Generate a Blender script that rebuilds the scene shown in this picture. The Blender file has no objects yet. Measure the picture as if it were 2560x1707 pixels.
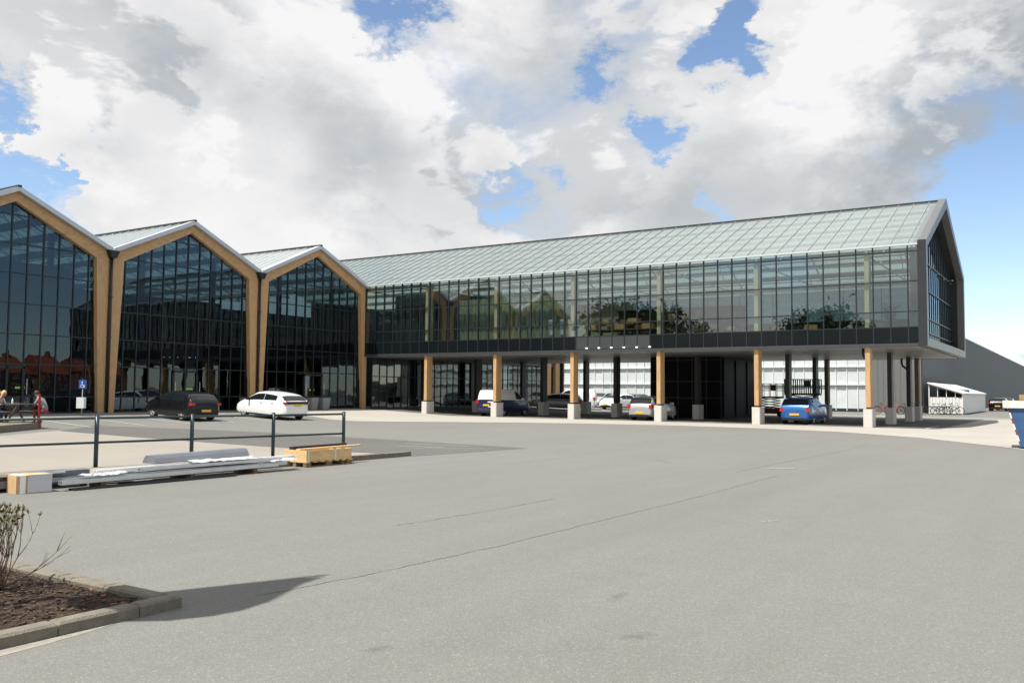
import bpy, bmesh, math, random
from mathutils import Vector, Matrix
random.seed(7)
R = math.radians
scn = bpy.context.scene
COL = scn.collection

# ------------------------------------------------------------------ camera
CAM = Vector((44.2764, -48.2491, 1.6984))
FWD = Vector((-0.5444425, 0.83690551, 0.05631633)).normalized()
F_PX, ROLL = 2206.13, -0.0086
_r0 = Vector((FWD.y, -FWD.x, 0)).normalized()
_u0 = _r0.cross(FWD)
RIGHT = _r0 * math.cos(ROLL) - _u0 * math.sin(ROLL)
UP = _u0 * math.cos(ROLL) + _r0 * math.sin(ROLL)
cd = bpy.data.cameras.new('camera')
cam = bpy.data.objects.new('camera', cd)
COL.objects.link(cam)
cd.sensor_width = 36.0
cd.lens = 36.0 * F_PX / 2560.0
cd.clip_start = 0.1
cd.clip_end = 3000
m = Matrix.Identity(4)
for i in range(3):
    m[i][0], m[i][1], m[i][2], m[i][3] = RIGHT[i], UP[i], -FWD[i], CAM[i]
cam.matrix_world = m
scn.camera = cam

# ------------------------------------------------------------------ light
SDX, SDY = 0.15, 0.48                      # a point z metres up throws its shadow SDX*z, SDY*z away
SUN_DIR = Vector((-SDX, -SDY, 1)).normalized()
sl = bpy.data.lights.new('sun', 'SUN')
sl.energy = 5.0
sl.angle = R(0.53)
sl.color = (1.0, 0.955, 0.89)
sun = bpy.data.objects.new('sun', sl)
sun.location = (20, -60, 60)
sun.rotation_euler = SUN_DIR.to_track_quat('Z', 'Y').to_euler()
COL.objects.link(sun)
scn.view_settings.view_transform = 'Standard'
scn.view_settings.look = 'None'
scn.view_settings.gamma = 1
scn.view_settings.use_curve_mapping = False
scn.view_settings.exposure = 0.5
scn.cycles.max_bounces = 10
scn.cycles.transparent_max_bounces = 24
scn.cycles.diffuse_bounces = 4
scn.cycles.glossy_bounces = 5

# ------------------------------------------------------------------ sky with broken cumulus
world = bpy.data.worlds.new('World')
scn.world = world
world.use_nodes = True
wn, wl = world.node_tree.nodes, world.node_tree.links
wn.clear()
def W(t, **kw):
    n = wn.new(t)
    for k, v in kw.items():
        setattr(n, k, v)
    return n
def wmath(op, a, b=None, c=None, clamp=False):
    n = W('ShaderNodeMath', operation=op, use_clamp=clamp)
    for i, v in enumerate((a, b, c)):
        if v is None: continue
        if isinstance(v, (int, float)): n.inputs[i].default_value = v
        else: wl.new(v, n.inputs[i])
    return n.outputs[0]
def wvec(op, a, b=None):
    n = W('ShaderNodeVectorMath', operation=op)
    for i, v in enumerate((a, b)):
        if v is None: continue
        if isinstance(v, (tuple, list)): n.inputs[i].default_value = v
        elif isinstance(v, (int, float)): n.inputs['Scale'].default_value = v
        else: wl.new(v, n.inputs[i])
    return n.outputs['Value'] if op == 'DOT_PRODUCT' else n.outputs['Vector']
def wnoise(vec, scale, detail, rough, col=False, dist=0.0):
    n = W('ShaderNodeTexNoise')
    n.inputs['Scale'].default_value = scale
    n.inputs['Detail'].default_value = detail
    n.inputs['Roughness'].default_value = rough
    n.inputs['Distortion'].default_value = dist
    wl.new(vec, n.inputs['Vector'])
    return n.outputs['Color'] if col else n.outputs['Fac']
tc = W('ShaderNodeTexCoord')
dirv = wvec('NORMALIZE', tc.outputs['Generated'])
stretch = wvec('MULTIPLY', dirv, (1, 1, 1.7))
warp = wvec('SUBTRACT', wnoise(stretch, 14.0, 6, 0.65, col=True), (0.5, 0.5, 0.5))
wd = wvec('NORMALIZE', wvec('ADD', dirv, wvec('SCALE', warp, 0.17)))
def blob(d, s):
    # gaussian lobe about direction d, angular width s
    dot = wvec('DOT_PRODUCT', wd, tuple(Vector(d).normalized()))
    return wmath('POWER', math.e, wmath('MULTIPLY', wmath('SUBTRACT', dot, 1.0), 1.0 / (s * s)))
def lobes(lst):
    acc = None
    for (x, y, z, s, g) in lst:
        b = wmath('MULTIPLY', blob((x, y, z), s), g)
        acc = b if acc is None else wmath('ADD', acc, b)
    return acc
HOLES = [(-.612, .6796, .402, .021, 1.0), (-.578, .705, .405, .016, .8), (-.285, .875, .392, .015, 1.0), (-.300, .8811, .367, .017, 1.0), (-.320, .8834, .343, .014, .9),
         (-.3785, .8813, .2828, .018, 1.05), (-.395, .872, .296, .014, .75), (-.4375, .8256, .3564, .012, .70), (-.442, .834, .330, .010, .62),
         (-.5386, .8173, .2049, .015, .66), (-.862, .425, .2813, .013, .8), (-.862, .43, .255, .011, .7), (-.872, .444, .2061, .016, .95), (-.850, .482, .204, .011, .7),
         (-.0744, .9828, .1691, .040, 1.0), (-.0488, .9933, .1051, .05, .85), (-.1011, .9732, .2064, .020, .8), (.02, .985, .19, .06, .9),
         (-.4911, .8423, .2223, .012, .60), (-.3348, .9214, .1974, .011, .6), (.06, .98, .12, .08, .8), (.35, .92, .16, .16, .9), (.65, .74, .16, .2, .9), (.87, .46, .15, .24, .9), (-.73, .63, .235, .06, -.55), (-.62, .75, .20, .06, -.3)]
DARK = [(-.7652, .5425, .3467, .055, .13), (-.73, .58, .33, .05, .08), (-.6753, .6981, .2378, .07, .15), (-.64, .735, .215, .06, .10), (-.4424, .8073, .3905, .055, .14), (-.0697, .9537, .2926, .06, .24), (-.03, .955, .31, .05, .12),
        (-.3918, .901, .1864, .05, .16), (-.8155, .5216, .2508, .045, .13), (-.1718, .9533, .2482, .045, .20), (-.56, .80, .21, .05, .14), (-.26, .93, .235, .05, .10), (-.70, .66, .30, .03, .08)]
BRIGHT = [(-.6682, .6394, .3805, .05, .10), (-.5919, .7239, .3544, .05, .12), (-.815, .4934, .304, .045, .12), (-.76, .5978, .2549, .014, .18),
          (-.2676, .9049, .331, .05, .14), (-.1455, .9198, .3645, .05, .14), (-.7018, .69, .1772, .03, .12), (-.3857, .8869, .2542, .03, .10), (-.8475, .4918, .1995, .03, .12), (-.23, .925, .30, .04, .1)]
CLOUDS = [((0, 0, 0), 2.4, .20, .32, .92, .73, .42, .44),          # seed, scale, threshold, softness, rim, core, opened by gaps, raggedness
          ((3.1, 1.7, .4), 3.4, .44, .11, .95, .70, .46, .38),
          ((7.3, 2.2, 5.1), 5.0, .50, .075, .96, .77, .46, .42)]
low = wvec('SUBTRACT', wnoise(stretch, 3.0, 2, 0.5, col=True), (0.5, 0.5, 0.5))
wst = wvec('ADD', stretch, wvec('SCALE', low, 0.16))
hole = lobes(HOLES)
tone = wmath('SUBTRACT', lobes(BRIGHT), lobes(DARK))
def wstep(v, a, b, lo=0.0, hi=1.0):
    n = W('ShaderNodeMapRange', interpolation_type='SMOOTHSTEP')
    wl.new(v, n.inputs['Value'])
    for k, q in (('From Min', a), ('From Max', b), ('To Min', lo), ('To Max', hi)): n.inputs[k].default_value = q
    return n.outputs['Result']
def cloud_layer(seed, scale, t, width, bright, grey, hgain, puff):
    """one deck of cumulus: ragged bright rims, greyer and smoother towards the thick middle and base"""
    v = wvec('ADD', wst, seed)
    d = wmath('ADD', wnoise(v, scale, 5, 0.5), wmath('MULTIPLY', wmath('SUBTRACT', wnoise(v, scale * 4.2, 8, 0.6), 0.5), puff))
    d = wmath('SUBTRACT', d, wmath('MULTIPLY', hole, hgain))
    mask = wstep(d, t, t + width)
    up = wvec('ADD', v, (0.012, 0.01, 0.075))
    thick = wmath('ADD', wnoise(up, scale, 3, 0.45), wmath('MULTIPLY', wmath('SUBTRACT', wnoise(up, scale * 3.1, 4, 0.55), 0.5), 0.22))
    shade = wstep(thick, t - .02, t + .26, bright, grey)
    return mask, shade
shade, cover = None, None
for args in CLOUDS:
    mk, sh = cloud_layer(*args)
    if shade is None:
        shade, cover = sh, mk
    else:
        shade = wmath('ADD', wmath('MULTIPLY', shade, wmath('SUBTRACT', 1.0, mk)), wmath('MULTIPLY', sh, mk))
        cover = wmath('MAXIMUM', cover, mk)
brc = wmath('MINIMUM', wmath('MAXIMUM', wmath('ADD', shade, tone), 0.48), 0.96)
ccol = W('ShaderNodeMix', data_type='RGBA')
wl.new(wmath('MULTIPLY', wmath('SUBTRACT', brc, 0.46), 2.4, clamp=True), ccol.inputs['Factor'])
ccol.inputs['A'].default_value = (0.90, 0.985, 1.06, 1)
ccol.inputs['B'].default_value = (1.0, 0.995, 1.0, 1)
cloud = W('ShaderNodeVectorMath', operation='SCALE')
wl.new(ccol.outputs['Result'], cloud.inputs[0])
wl.new(wmath('MULTIPLY', brc, 5.5), cloud.inputs['Scale'])
sky = W('ShaderNodeTexSky', sky_type='NISHITA', sun_disc=False)
sky.sun_elevation = math.asin(SUN_DIR.z)
sky.sun_rotation = math.atan2(SUN_DIR.x, SUN_DIR.y)
sky.altitude = 900
sky.air_density = 1.0
sky.dust_density = 0.3
sky.ozone_density = 1.0
skym = W('ShaderNodeMix', data_type='RGBA')
wl.new(cover, skym.inputs['Factor'])
wl.new(sky.outputs['Color'], skym.inputs['A'])
wl.new(cloud.outputs['Vector'], skym.inputs['B'])
bg = W('ShaderNodeBackground')
bg.inputs['Strength'].default_value = 0.125
wl.new(skym.outputs['Result'], bg.inputs['Color'])
wo = W('ShaderNodeOutputWorld')
wl.new(bg.outputs['Background'], wo.inputs['Surface'])

# ------------------------------------------------------------------ materials
MAT = {}
def mat(name, color=(.5, .5, .5), rough=.6, metal=0.0, var=0.0, vscale=4.0, spec=0.5, bump=0.0, bscale=30.0, stretch=(1, 1, 1), obj=False, coat=0.0, emit=None, col2=None):
    mt = bpy.data.materials.new(name)
    mt.use_nodes = True
    n, l = mt.node_tree.nodes, mt.node_tree.links
    b = n['Principled BSDF']
    b.inputs['Base Color'].default_value = (*color, 1)
    b.inputs['Roughness'].default_value = rough
    b.inputs['Metallic'].default_value = metal
    b.inputs['Specular IOR Level'].default_value = spec
    b.inputs['Coat Weight'].default_value = coat
    b.inputs['Coat Roughness'].default_value = 0.04
    if emit:
        b.inputs['Emission Color'].default_value = (*emit[0], 1)
        b.inputs['Emission Strength'].default_value = emit[1]
    if var or bump:
        if obj:
            src = n.new('ShaderNodeTexCoord').outputs['Object']
        else:
            src = n.new('ShaderNodeNewGeometry').outputs['Position']
        mp = n.new('ShaderNodeMapping')
        mp.inputs['Scale'].default_value = stretch
        l.new(src, mp.inputs['Vector'])
    if var:
        t = n.new('ShaderNodeTexNoise')
        t.inputs['Scale'].default_value = vscale
        t.inputs['Detail'].default_value = 6
        t.inputs['Roughness'].default_value = .62
        l.new(mp.outputs['Vector'], t.inputs['Vector'])
        rmp = n.new('ShaderNodeMapRange')
        rmp.inputs['From Min'].default_value = .3
        rmp.inputs['From Max'].default_value = .7
        l.new(t.outputs['Fac'], rmp.inputs['Value'])
        mx = n.new('ShaderNodeMix')
        mx.data_type = 'RGBA'
        a = tuple(c * (1 - var) for c in color)
        c2 = col2 or tuple(min(1, c * (1 + var)) for c in color)
        mx.inputs['A'].default_value = (*a, 1)
        mx.inputs['B'].default_value = (*c2, 1)
        l.new(rmp.outputs['Result'], mx.inputs['Factor'])
        l.new(mx.outputs['Result'], b.inputs['Base Color'])
    if bump:
        t2 = n.new('ShaderNodeTexNoise')
        t2.inputs['Scale'].default_value = bscale
        t2.inputs['Detail'].default_value = 4
        l.new(mp.outputs['Vector'], t2.inputs['Vector'])
        bp = n.new('ShaderNodeBump')
        bp.inputs['Strength'].default_value = bump
        bp.inputs['Distance'].default_value = .02
        l.new(t2.outputs['Fac'], bp.inputs['Height'])
        l.new(bp.outputs['Normal'], b.inputs['Normal'])
    MAT[name] = mt
    return mt

def glassmat(name, tint, f0, wave=0.0, wscale=0.8, diffuse=None, dfac=0.0, rough=0.0, gcol=(.95, .98, .97)):
    """thin pane: clear (tinted) with a Schlick reflection, optionally part frosted"""
    mt = bpy.data.materials.new(name)
    mt.use_nodes = True
    n, l = mt.node_tree.nodes, mt.node_tree.links
    n.clear()
    out = n.new('ShaderNodeOutputMaterial')
    geo = n.new('ShaderNodeNewGeometry')
    nrm = geo.outputs['Normal']
    if wave:
        t = n.new('ShaderNodeTexNoise')
        t.inputs['Scale'].default_value = wscale
        t.inputs['Detail'].default_value = 1.5
        l.new(geo.outputs['Position'], t.inputs['Vector'])
        bp = n.new('ShaderNodeBump')
        bp.inputs['Strength'].default_value = 1.0
        bp.inputs['Distance'].default_value = wave
        l.new(t.outputs['Fac'], bp.inputs['Height'])
        nrm = bp.outputs['Normal']
    dt = n.new('ShaderNodeVectorMath'); dt.operation = 'DOT_PRODUCT'
    l.new(nrm, dt.inputs[0]); l.new(geo.outputs['Incoming'], dt.inputs[1])
    def mth(op, a, b):
        q = n.new('ShaderNodeMath'); q.operation = op; q.use_clamp = False
        for i, v in enumerate((a, b)):
            if v is None: continue
            if isinstance(v, (int, float)): q.inputs[i].default_value = v
            else: l.new(v, q.inputs[i])
        return q.outputs[0]
    c = mth('ABSOLUTE', dt.outputs['Value'], None)
    sch = mth('POWER', mth('SUBTRACT', 1.0, c), 5.0)
    fac = mth('ADD', f0, mth('MULTIPLY', sch, 1.0 - f0))
    tr = n.new('ShaderNodeBsdfTransparent'); tr.inputs['Color'].default_value = (*tint, 1)
    gl = n.new('ShaderNodeBsdfGlossy'); gl.inputs['Roughness'].default_value = rough
    gl.inputs['Color'].default_value = (*gcol, 1)
    l.new(nrm, gl.inputs['Normal'])
    base = tr.outputs[0]
    if diffuse:
        df = n.new('ShaderNodeBsdfDiffuse'); df.inputs['Color'].default_value = (*diffuse, 1)
        tl = n.new('ShaderNodeBsdfTranslucent'); tl.inputs['Color'].default_value = (*diffuse, 1)
        m0 = n.new('ShaderNodeMixShader'); m0.inputs[0].default_value = .5
        l.new(df.outputs[0], m0.inputs[1]); l.new(tl.outputs[0], m0.inputs[2])
        m1 = n.new('ShaderNodeMixShader'); m1.inputs[0].default_value = dfac
        l.new(base, m1.inputs[1]); l.new(m0.outputs[0], m1.inputs[2])
        base = m1.outputs[0]
    mx = n.new('ShaderNodeMixShader')
    l.new(fac, mx.inputs[0]); l.new(base, mx.inputs[1]); l.new(gl.outputs[0], mx.inputs[2])
    l.new(mx.outputs[0], out.inputs['Surface'])
    MAT[name] = mt
    return mt

def groundmat(name, c0, c1, speck=0.0, dark=0.0, spscale=70, patch=.12, stain=None, rough=.9, streak=False):
    mt = bpy.data.materials.new(name)
    mt.use_nodes = True
    n, l = mt.node_tree.nodes, mt.node_tree.links
    b = n['Principled BSDF']
    b.inputs['Roughness'].default_value = rough
    b.inputs['Specular IOR Level'].default_value = .25
    pos = n.new('ShaderNodeNewGeometry').outputs['Position']
    def noise(sc, det, ro=.6):
        t = n.new('ShaderNodeTexNoise')
        t.inputs['Scale'].default_value = sc; t.inputs['Detail'].default_value = det; t.inputs['Roughness'].default_value = ro
        l.new(pos, t.inputs['Vector'])
        return t.outputs['Fac']
    def rng(v, a, bb, lo=0, hi=1):
        q = n.new('ShaderNodeMapRange')
        q.inputs['From Min'].default_value = a; q.inputs['From Max'].default_value = bb
        q.inputs['To Min'].default_value = lo; q.inputs['To Max'].default_value = hi
        l.new(v, q.inputs['Value'])
        return q.outputs['Result']
    def mix(f, A, B):
        q = n.new('ShaderNodeMix'); q.data_type = 'RGBA'
        l.new(f, q.inputs['Factor'])
        for k, v in (('A', A), ('B', B)):
            if isinstance(v, tuple): q.inputs[k].default_value = (*v, 1)
            else: l.new(v, q.inputs[k])
        return q.outputs['Result']
    col = mix(rng(noise(patch, 5), .35, .65), c0, c1)
    col = mix(rng(noise(1.7, 8, .7),   .38, .72, 0, .22), col, tuple(c * .80 for c in c0))
    if streak:                                 # faint wheel tracks along the yard
        mp = n.new('ShaderNodeMapping'); mp.inputs['Scale'].default_value = (1.1, .10, 1); mp.inputs['Rotation'].default_value = (0, 0, .05)
        l.new(pos, mp.inputs['Vector'])
        t = n.new('ShaderNodeTexNoise'); t.inputs['Scale'].default_value = 1.0; t.inputs['Detail'].default_value = 7; t.inputs['Roughness'].default_value = .62
        l.new(mp.outputs['Vector'], t.inputs['Vector'])
        col = mix(rng(t.outputs['Fac'],   .42, .72, 0, .42), col, tuple(c * .80 for c in c0))
        col = mix(rng(t.outputs['Fac'], .36, .26, 0, .22), col, tuple(c * 1.16 for c in c1))
    if stain:
        col = mix(rng(noise(.55, 9, .72), .58, .72, 0, .6), col, stain)
    if speck:
        v = n.new('ShaderNodeTexVoronoi'); v.inputs['Scale'].default_value = spscale
        l.new(pos, v.inputs['Vector'])
        sp = n.new('ShaderNodeSeparateColor'); l.new(v.outputs['Color'], sp.inputs[0])
        col = mix(rng(sp.outputs[0], .0, 1.0, 0, dark), col, tuple(c * .35 for c in c0))
        col = mix(rng(sp.outputs[1], .86, .97, 0, speck), col, (.66, .64, .58))
        bp = n.new('ShaderNodeBump'); bp.inputs['Strength'].default_value = .35; bp.inputs['Distance'].default_value = .008
        l.new(v.outputs['Distance'], bp.inputs['Height'])
        l.new(bp.outputs['Normal'], b.inputs['Normal'])
    l.new(col, b.inputs['Base Color'])
    MAT[name] = mt
    return mt

groundmat('asphalt', (.176, .176, .159), (.189, .190, .176), speck=.10, dark=.28, spscale=82, stain=(.148, .147, .138), streak=True)
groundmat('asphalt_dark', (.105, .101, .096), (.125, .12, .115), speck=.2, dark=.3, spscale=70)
groundmat('concrete_pale', (.33, .31, .275), (.365, .343, .305), patch=.3, stain=(.275, .26, .23))
groundmat('concrete_forecourt', (.255, .236, .207), (.285, .264, .234), patch=.3, stain=(.225, .208, .182))
groundmat('paver_grey', (.20, .195, .185), (.25, .245, .23), patch=.5)
groundmat('soil', (.035, .022, .014), (.06, .038, .025), speck=.06, dark=.7, spscale=45, patch=2.0)
mat('seam', (.160, .158, .147), .9, var=.4, vscale=20)
mat('seam_pale', (.27, .265, .245), .9, var=.3, vscale=20)
mat('dust', (.255, .232, .195), .95, var=.25, vscale=14)
mat('paint_white', (.45, .44, .42), .7, var=.18, vscale=9)
mat('kerb', (.165, .148, .115), .9, var=.22, vscale=9, bump=.5, bscale=60)
mat('plinth', (.56, .535, .495), .85, var=.06, vscale=3, bump=.2, bscale=80)
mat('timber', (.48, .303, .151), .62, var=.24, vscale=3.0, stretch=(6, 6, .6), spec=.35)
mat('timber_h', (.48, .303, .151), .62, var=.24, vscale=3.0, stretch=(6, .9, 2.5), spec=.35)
mat('timber_shaded', (.15, .095, .055), .7)
mat('timber_sunlit', (.78, .64, .42), .6, var=.08, vscale=3, stretch=(5, 5, .6))
mat('metal_dark', (.030, .034, .037), .42, metal=.2, var=.12, vscale=2)
mat('metal_black', (.012, .013, .014), .5)
mat('frame_grey', (.085, .092, .10), .38, metal=.55, var=.08, vscale=1.2)
mat('mullion', (.022, .030, .034), .4, metal=.3)
mat('alu_white', (.62, .66, .68), .35, metal=.35)
mat('alu', (.62, .64, .65), .3, metal=.8, var=.1, vscale=5)
mat('trim_light', (.52, .54, .56), .4, metal=.4, var=.05)
mat('bar_grey', (.27, .29, .29), .5, metal=.2)
mat('frame_light', (.15, .153, .158), .42, metal=.35, var=.08)
mat('gable_bar', (.78, .82, .85), .5)
mat('wood_grey', (.085, .06, .045), .8, var=.25, vscale=6)
mat('soffit', (.34, .335, .325), .42, metal=.35, var=.06, vscale=.8)
mat('spandrel', (.006, .009, .010), .18, spec=.28)
mat('panel_grey', (.055, .06, .064), .35, metal=.2)
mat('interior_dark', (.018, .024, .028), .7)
mat('interior_blue', (.022, .034, .048), .5)
mat('interior_floor', (.13, .125, .115), .4)
mat('interior_wall', (.42, .40, .28), .7, var=.1, vscale=.7)
mat('curtain', (.36, .38, .24), .8, var=.15, vscale=1.2, stretch=(4, 4, .2))
mat('white_steel', (.72, .74, .74), .5)
mat('blind', (.66, .70, .69), .8)
mat('film_white', (.54, .585, .58), .55, var=.08, vscale=.5, bump=.25, bscale=1.2, stretch=(1, 1, 1.6))
mat('film_rail', (.66, .70, .70), .5)
mat('steel_clad', (.082, .089, .097), .62, spec=.25, var=.06, vscale=.4)
mat('clad_light', (.16, .16, .158), .5, metal=.2, var=.05)
mat('fence_teal', (.014, .034, .040), .38, metal=.1, var=.2, vscale=8)
mat('wood_new', (.62, .42, .20), .75, var=.18, vscale=4, stretch=(5, .8, 5))
mat('wood_dark', (.20, .125, .065), .85, var=.25, vscale=6)
mat('cardboard', (.55, .36, .19), .8, var=.12, vscale=6)
mat('tape_white', (.80, .78, .74), .45)
mat('plastic_grey', (.145, .158, .18), .42, var=.1, vscale=3)
mat('tyre', (.012, .012, .013), .8)
mat('rim', (.60, .61, .62), .3, metal=.3)
mat('car_glass', (.008, .011, .012), .04, spec=.6)
mat('trim_black', (.013, .013, .014), .5)
mat('lamp_red', (.42, .012, .012), .15, coat=1)
mat('lamp_white', (.75, .77, .78), .12, coat=1)
mat('plate_yellow', (.75, .45, .02), .4)
mat('rust_red', (.30, .02, .018), .45)
mat('lift_red', (.17, .012, .010), .5)
mat('sign_blue', (.015, .10, .42), .4)
mat('sign_white', (.82, .82, .80), .5)
mat('galv', (.42, .43, .43), .45, metal=.6)
mat('skip_blue', (.035, .09, .20), .5, var=.2, vscale=2.5)
mat('skip_rim', (.68, .66, .60), .6, var=.15, vscale=6)
mat('shed_white', (.68, .66, .64), .6, var=.06)
mat('skin', (.50, .27, .19), .55)
mat('hoodie', (.20, .205, .22), .85)
mat('dark_cloth', (.035, .035, .05), .85)
mat('white_cloth', (.55, .55, .57), .85)
mat('jeans', (.04, .08, .15), .85)
mat('shorts_red', (.24, .045, .045), .85)
mat('shoe', (.012, .012, .013), .6)
mat('hair_blond', (.58, .42, .19), .7)
mat('hair_dark', (.035, .026, .02), .7)
mat('bark', (.085, .062, .045), .9, var=.3, vscale=12)
mat('twig', (.13, .085, .055), .85, var=.3, vscale=30)
mat('leaf', (.075, .115, .03), .55, var=.35, vscale=2)
mat('leaf_dark', (.030, .055, .018), .6, var=.4, vscale=.9)
mat('bud', (.13, .10, .045), .6)
mat('chip', (.062, .038, .024), .85, var=.5, vscale=25)
mat('chip_orange', (.30, .11, .04), .8)
mat('brick', (.24, .11, .07), .85, var=.2, vscale=3)
mat('roof_tile', (.36, .085, .035), .7, var=.2, vscale=2)
mat('pot_grey', (.19, .21, .21), .7, var=.1)
mat('lamp_on', (.9, .9, .9), .5, emit=((1.0, .97, .9), 3.0))
mat('exit_green', (.2, .6, .1), .5, emit=((.62, .85, .12), 1.6))
mat('shadow_flag', (.5, .08, .06), .8)
mat('wrap_film', (.50, .50, .515), .25, spec=.6, bump=.4, bscale=9)
glassmat('glass', (.72, .775, .76), .125, wave=.0045, wscale=.75)
glassmat('glass_under', (.40, .47, .48), .11, wave=.0035, wscale=.8)
glassmat('glass_dark', (.32, .41, .44), .06, wave=.0035, wscale=.8, gcol=(.74, .88, 1.0))
glassmat('glass_roof', (.76, .81, .795), .11, diffuse=(.62, .67, .655), dfac=.20, rough=.10)
glassmat('glass_roof_white', (.75, .80, .80), .10, diffuse=(.74, .77, .77), dfac=.62, rough=.15)
glassmat('glass_gable', (.12, .16, .2), .07, wave=.002, gcol=(.72, .84, .95))

# ------------------------------------------------------------------ helpers
class MB:
    """collects boxes, prisms and tubes into one mesh"""
    def __init__(self):
        self.v, self.f, self.mi = [], [], []
    def poly(self, pts, mi=0):
        i = len(self.v)
        self.v += [tuple(p) for p in pts]
        self.f.append(list(range(i, i + len(pts))))
        self.mi.append(mi)
    def box(self, x0, x1, y0, y1, z0, z1, mi=0, M=None):
        P = [Vector(p) for p in ((x0, y0, z0), (x1, y0, z0), (x1, y1, z0), (x0, y1, z0), (x0, y0, z1), (x1, y0, z1), (x1, y1, z1), (x0, y1, z1))]
        if M: P = [M @ p for p in P]
        i = len(self.v)
        self.v += [tuple(p) for p in P]
        for q in ((0, 3, 2, 1), (4, 5, 6, 7), (0, 1, 5, 4), (1, 2, 6, 5), (2, 3, 7, 6), (3, 0, 4, 7)):
            self.f.append([i + k for k in q]); self.mi.append(mi)
        return self
    def extrude(self, pts, d, mi=0):
        """closed prism from polygon pts moved by vector d"""
        d = Vector(d); n = len(pts); i = len(self.v)
        pts = [Vector(p) for p in pts]
        self.v += [tuple(p) for p in pts] + [tuple(p + d) for p in pts]
        self.f.append([i + k for k in range(n)]); self.mi.append(mi)
        self.f.append([i + n + k for k in reversed(range(n))]); self.mi.append(mi)
        for k in range(n):
            self.f.append([i + k, i + n + k, i + n + (k + 1) % n, i + (k + 1) % n]); self.mi.append(mi)
        return self
    def tube(self, pts, rad, seg=8, mi=0, cap=True):
        pts = [Vector(p) for p in pts]
        rad = rad if isinstance(rad, (list, tuple)) else [rad] * len(pts)
        rings = []
        for k, p in enumerate(pts):
            a = pts[max(0, k - 1)]; b = pts[min(len(pts) - 1, k + 1)]
            t = (b - a).normalized()
            up = Vector((0, 0, 1)) if abs(t.z) < .9 else Vector((1, 0, 0))
            s = t.cross(up).normalized(); u = s.cross(t)
            i = len(self.v)
            for j in range(seg):
                an = 2 * math.pi * j / seg
                self.v.append(tuple(p + (s * math.cos(an) + u * math.sin(an)) * rad[k]))
            rings.append(i)
        for a, b in zip(rings, rings[1:]):
            for j in range(seg):
                j2 = (j + 1) % seg
                self.f.append([a + j, a + j2, b + j2, b + j]); self.mi.append(mi)
        if cap:
            self.f.append([rings[0] + j for j in reversed(range(seg))]); self.mi.append(mi)
            self.f.append([rings[-1] + j for j in range(seg)]); self.mi.append(mi)
        return self
    def lathe(self, prof, seg=20, axis='Y', mi=0, c=(0, 0, 0)):
        """prof = [(r, h)] spun about an axis through c, closed at the ends"""
        rings = []
        for r, h in prof:
            i = len(self.v)
            for j in range(seg):
                a = 2 * math.pi * j / seg
                p = (r * math.cos(a), h, r * math.sin(a)) if axis == 'Y' else (r * math.cos(a), r * math.sin(a), h)
                self.v.append((p[0] + c[0], p[1] + c[1], p[2] + c[2]))
            rings.append(i)
        for a, b in zip(rings, rings[1:]):
            for j in range(seg):
                j2 = (j + 1) % seg
                self.f.append([a + j, b + j, b + j2, a + j2]); self.mi.append(mi)
        self.f.append([rings[0] + j for j in range(seg)]); self.mi.append(mi)
        self.f.append([rings[-1] + j for j in reversed(range(seg))]); self.mi.append(mi)
        return self
    def mesh(self, name, mats, smooth=False, fix=True):
        me = bpy.data.meshes.new(name)
        me.from_pydata(self.v, [], self.f)
        for mm in (mats if isinstance(mats, (list, tuple)) else [mats]):
            me.materials.append(MAT[mm] if isinstance(mm, str) else mm)
        me.polygons.foreach_set('material_index', self.mi)
        if fix:
            bm = bmesh.new(); bm.from_mesh(me)
            bmesh.ops.recalc_face_normals(bm, faces=bm.faces)
            bm.to_mesh(me); bm.free()
        if smooth:
            me.polygons.foreach_set('use_smooth', [True] * len(me.polygons))
        me.update()
        return me
    def build(self, name, mats, parent=None, smooth=False, loc=None, rot=None):
        return link(name, self.mesh(name, mats, smooth), parent, loc, rot)

def link(name, me, parent=None, loc=None, rot=None, scale=None):
    o = bpy.data.objects.new(name, me)
    COL.objects.link(o)
    if parent is not None: o.parent = parent
    if loc is not None: o.location = loc
    if rot is not None: o.rotation_euler = rot
    if scale is not None: o.scale = scale
    return o
def tag(o, label, cat, group=None):
    o['label'] = label; o['category'] = cat
    if group: o['group'] = group
    return o
def thing(name, label, cat, loc=(0, 0, 0), rz=0.0, group=None):
    o = bpy.data.objects.new(name, None)
    o.empty_display_size = .2
    COL.objects.link(o)
    o.location = loc; o.rotation_euler = (0, 0, rz)
    return tag(o, label, cat, group)
def struct(o, kind='structure'):
    o['kind'] = kind
    return o
def copy_tree(o, parent=None):
    c = o.copy(); COL.objects.link(c); c.parent = parent
    for ch in list(o.children): copy_tree(ch, c)
    return c
_unit = {}
def unit_box(mt):
    if mt not in _unit:
        _unit[mt] = MB().box(-.5, .5, -.5, .5, -.5, .5).mesh('unit_' + mt, mt)
    return _unit[mt]
def bar(name, parent, mt, x0, x1, y0, y1, z0, z1, rot=None):
    """box piece sharing one unit mesh per material"""
    return link(name, unit_box(mt), parent, ((x0 + x1) / 2, (y0 + y1) / 2, (z0 + z1) / 2), rot, (x1 - x0, y1 - y0, z1 - z0))
def zg(x):
    """the forecourt climbs gently to the hall fronts"""
    return .36 * min(1, max(0, (8 - x) / 8))
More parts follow.
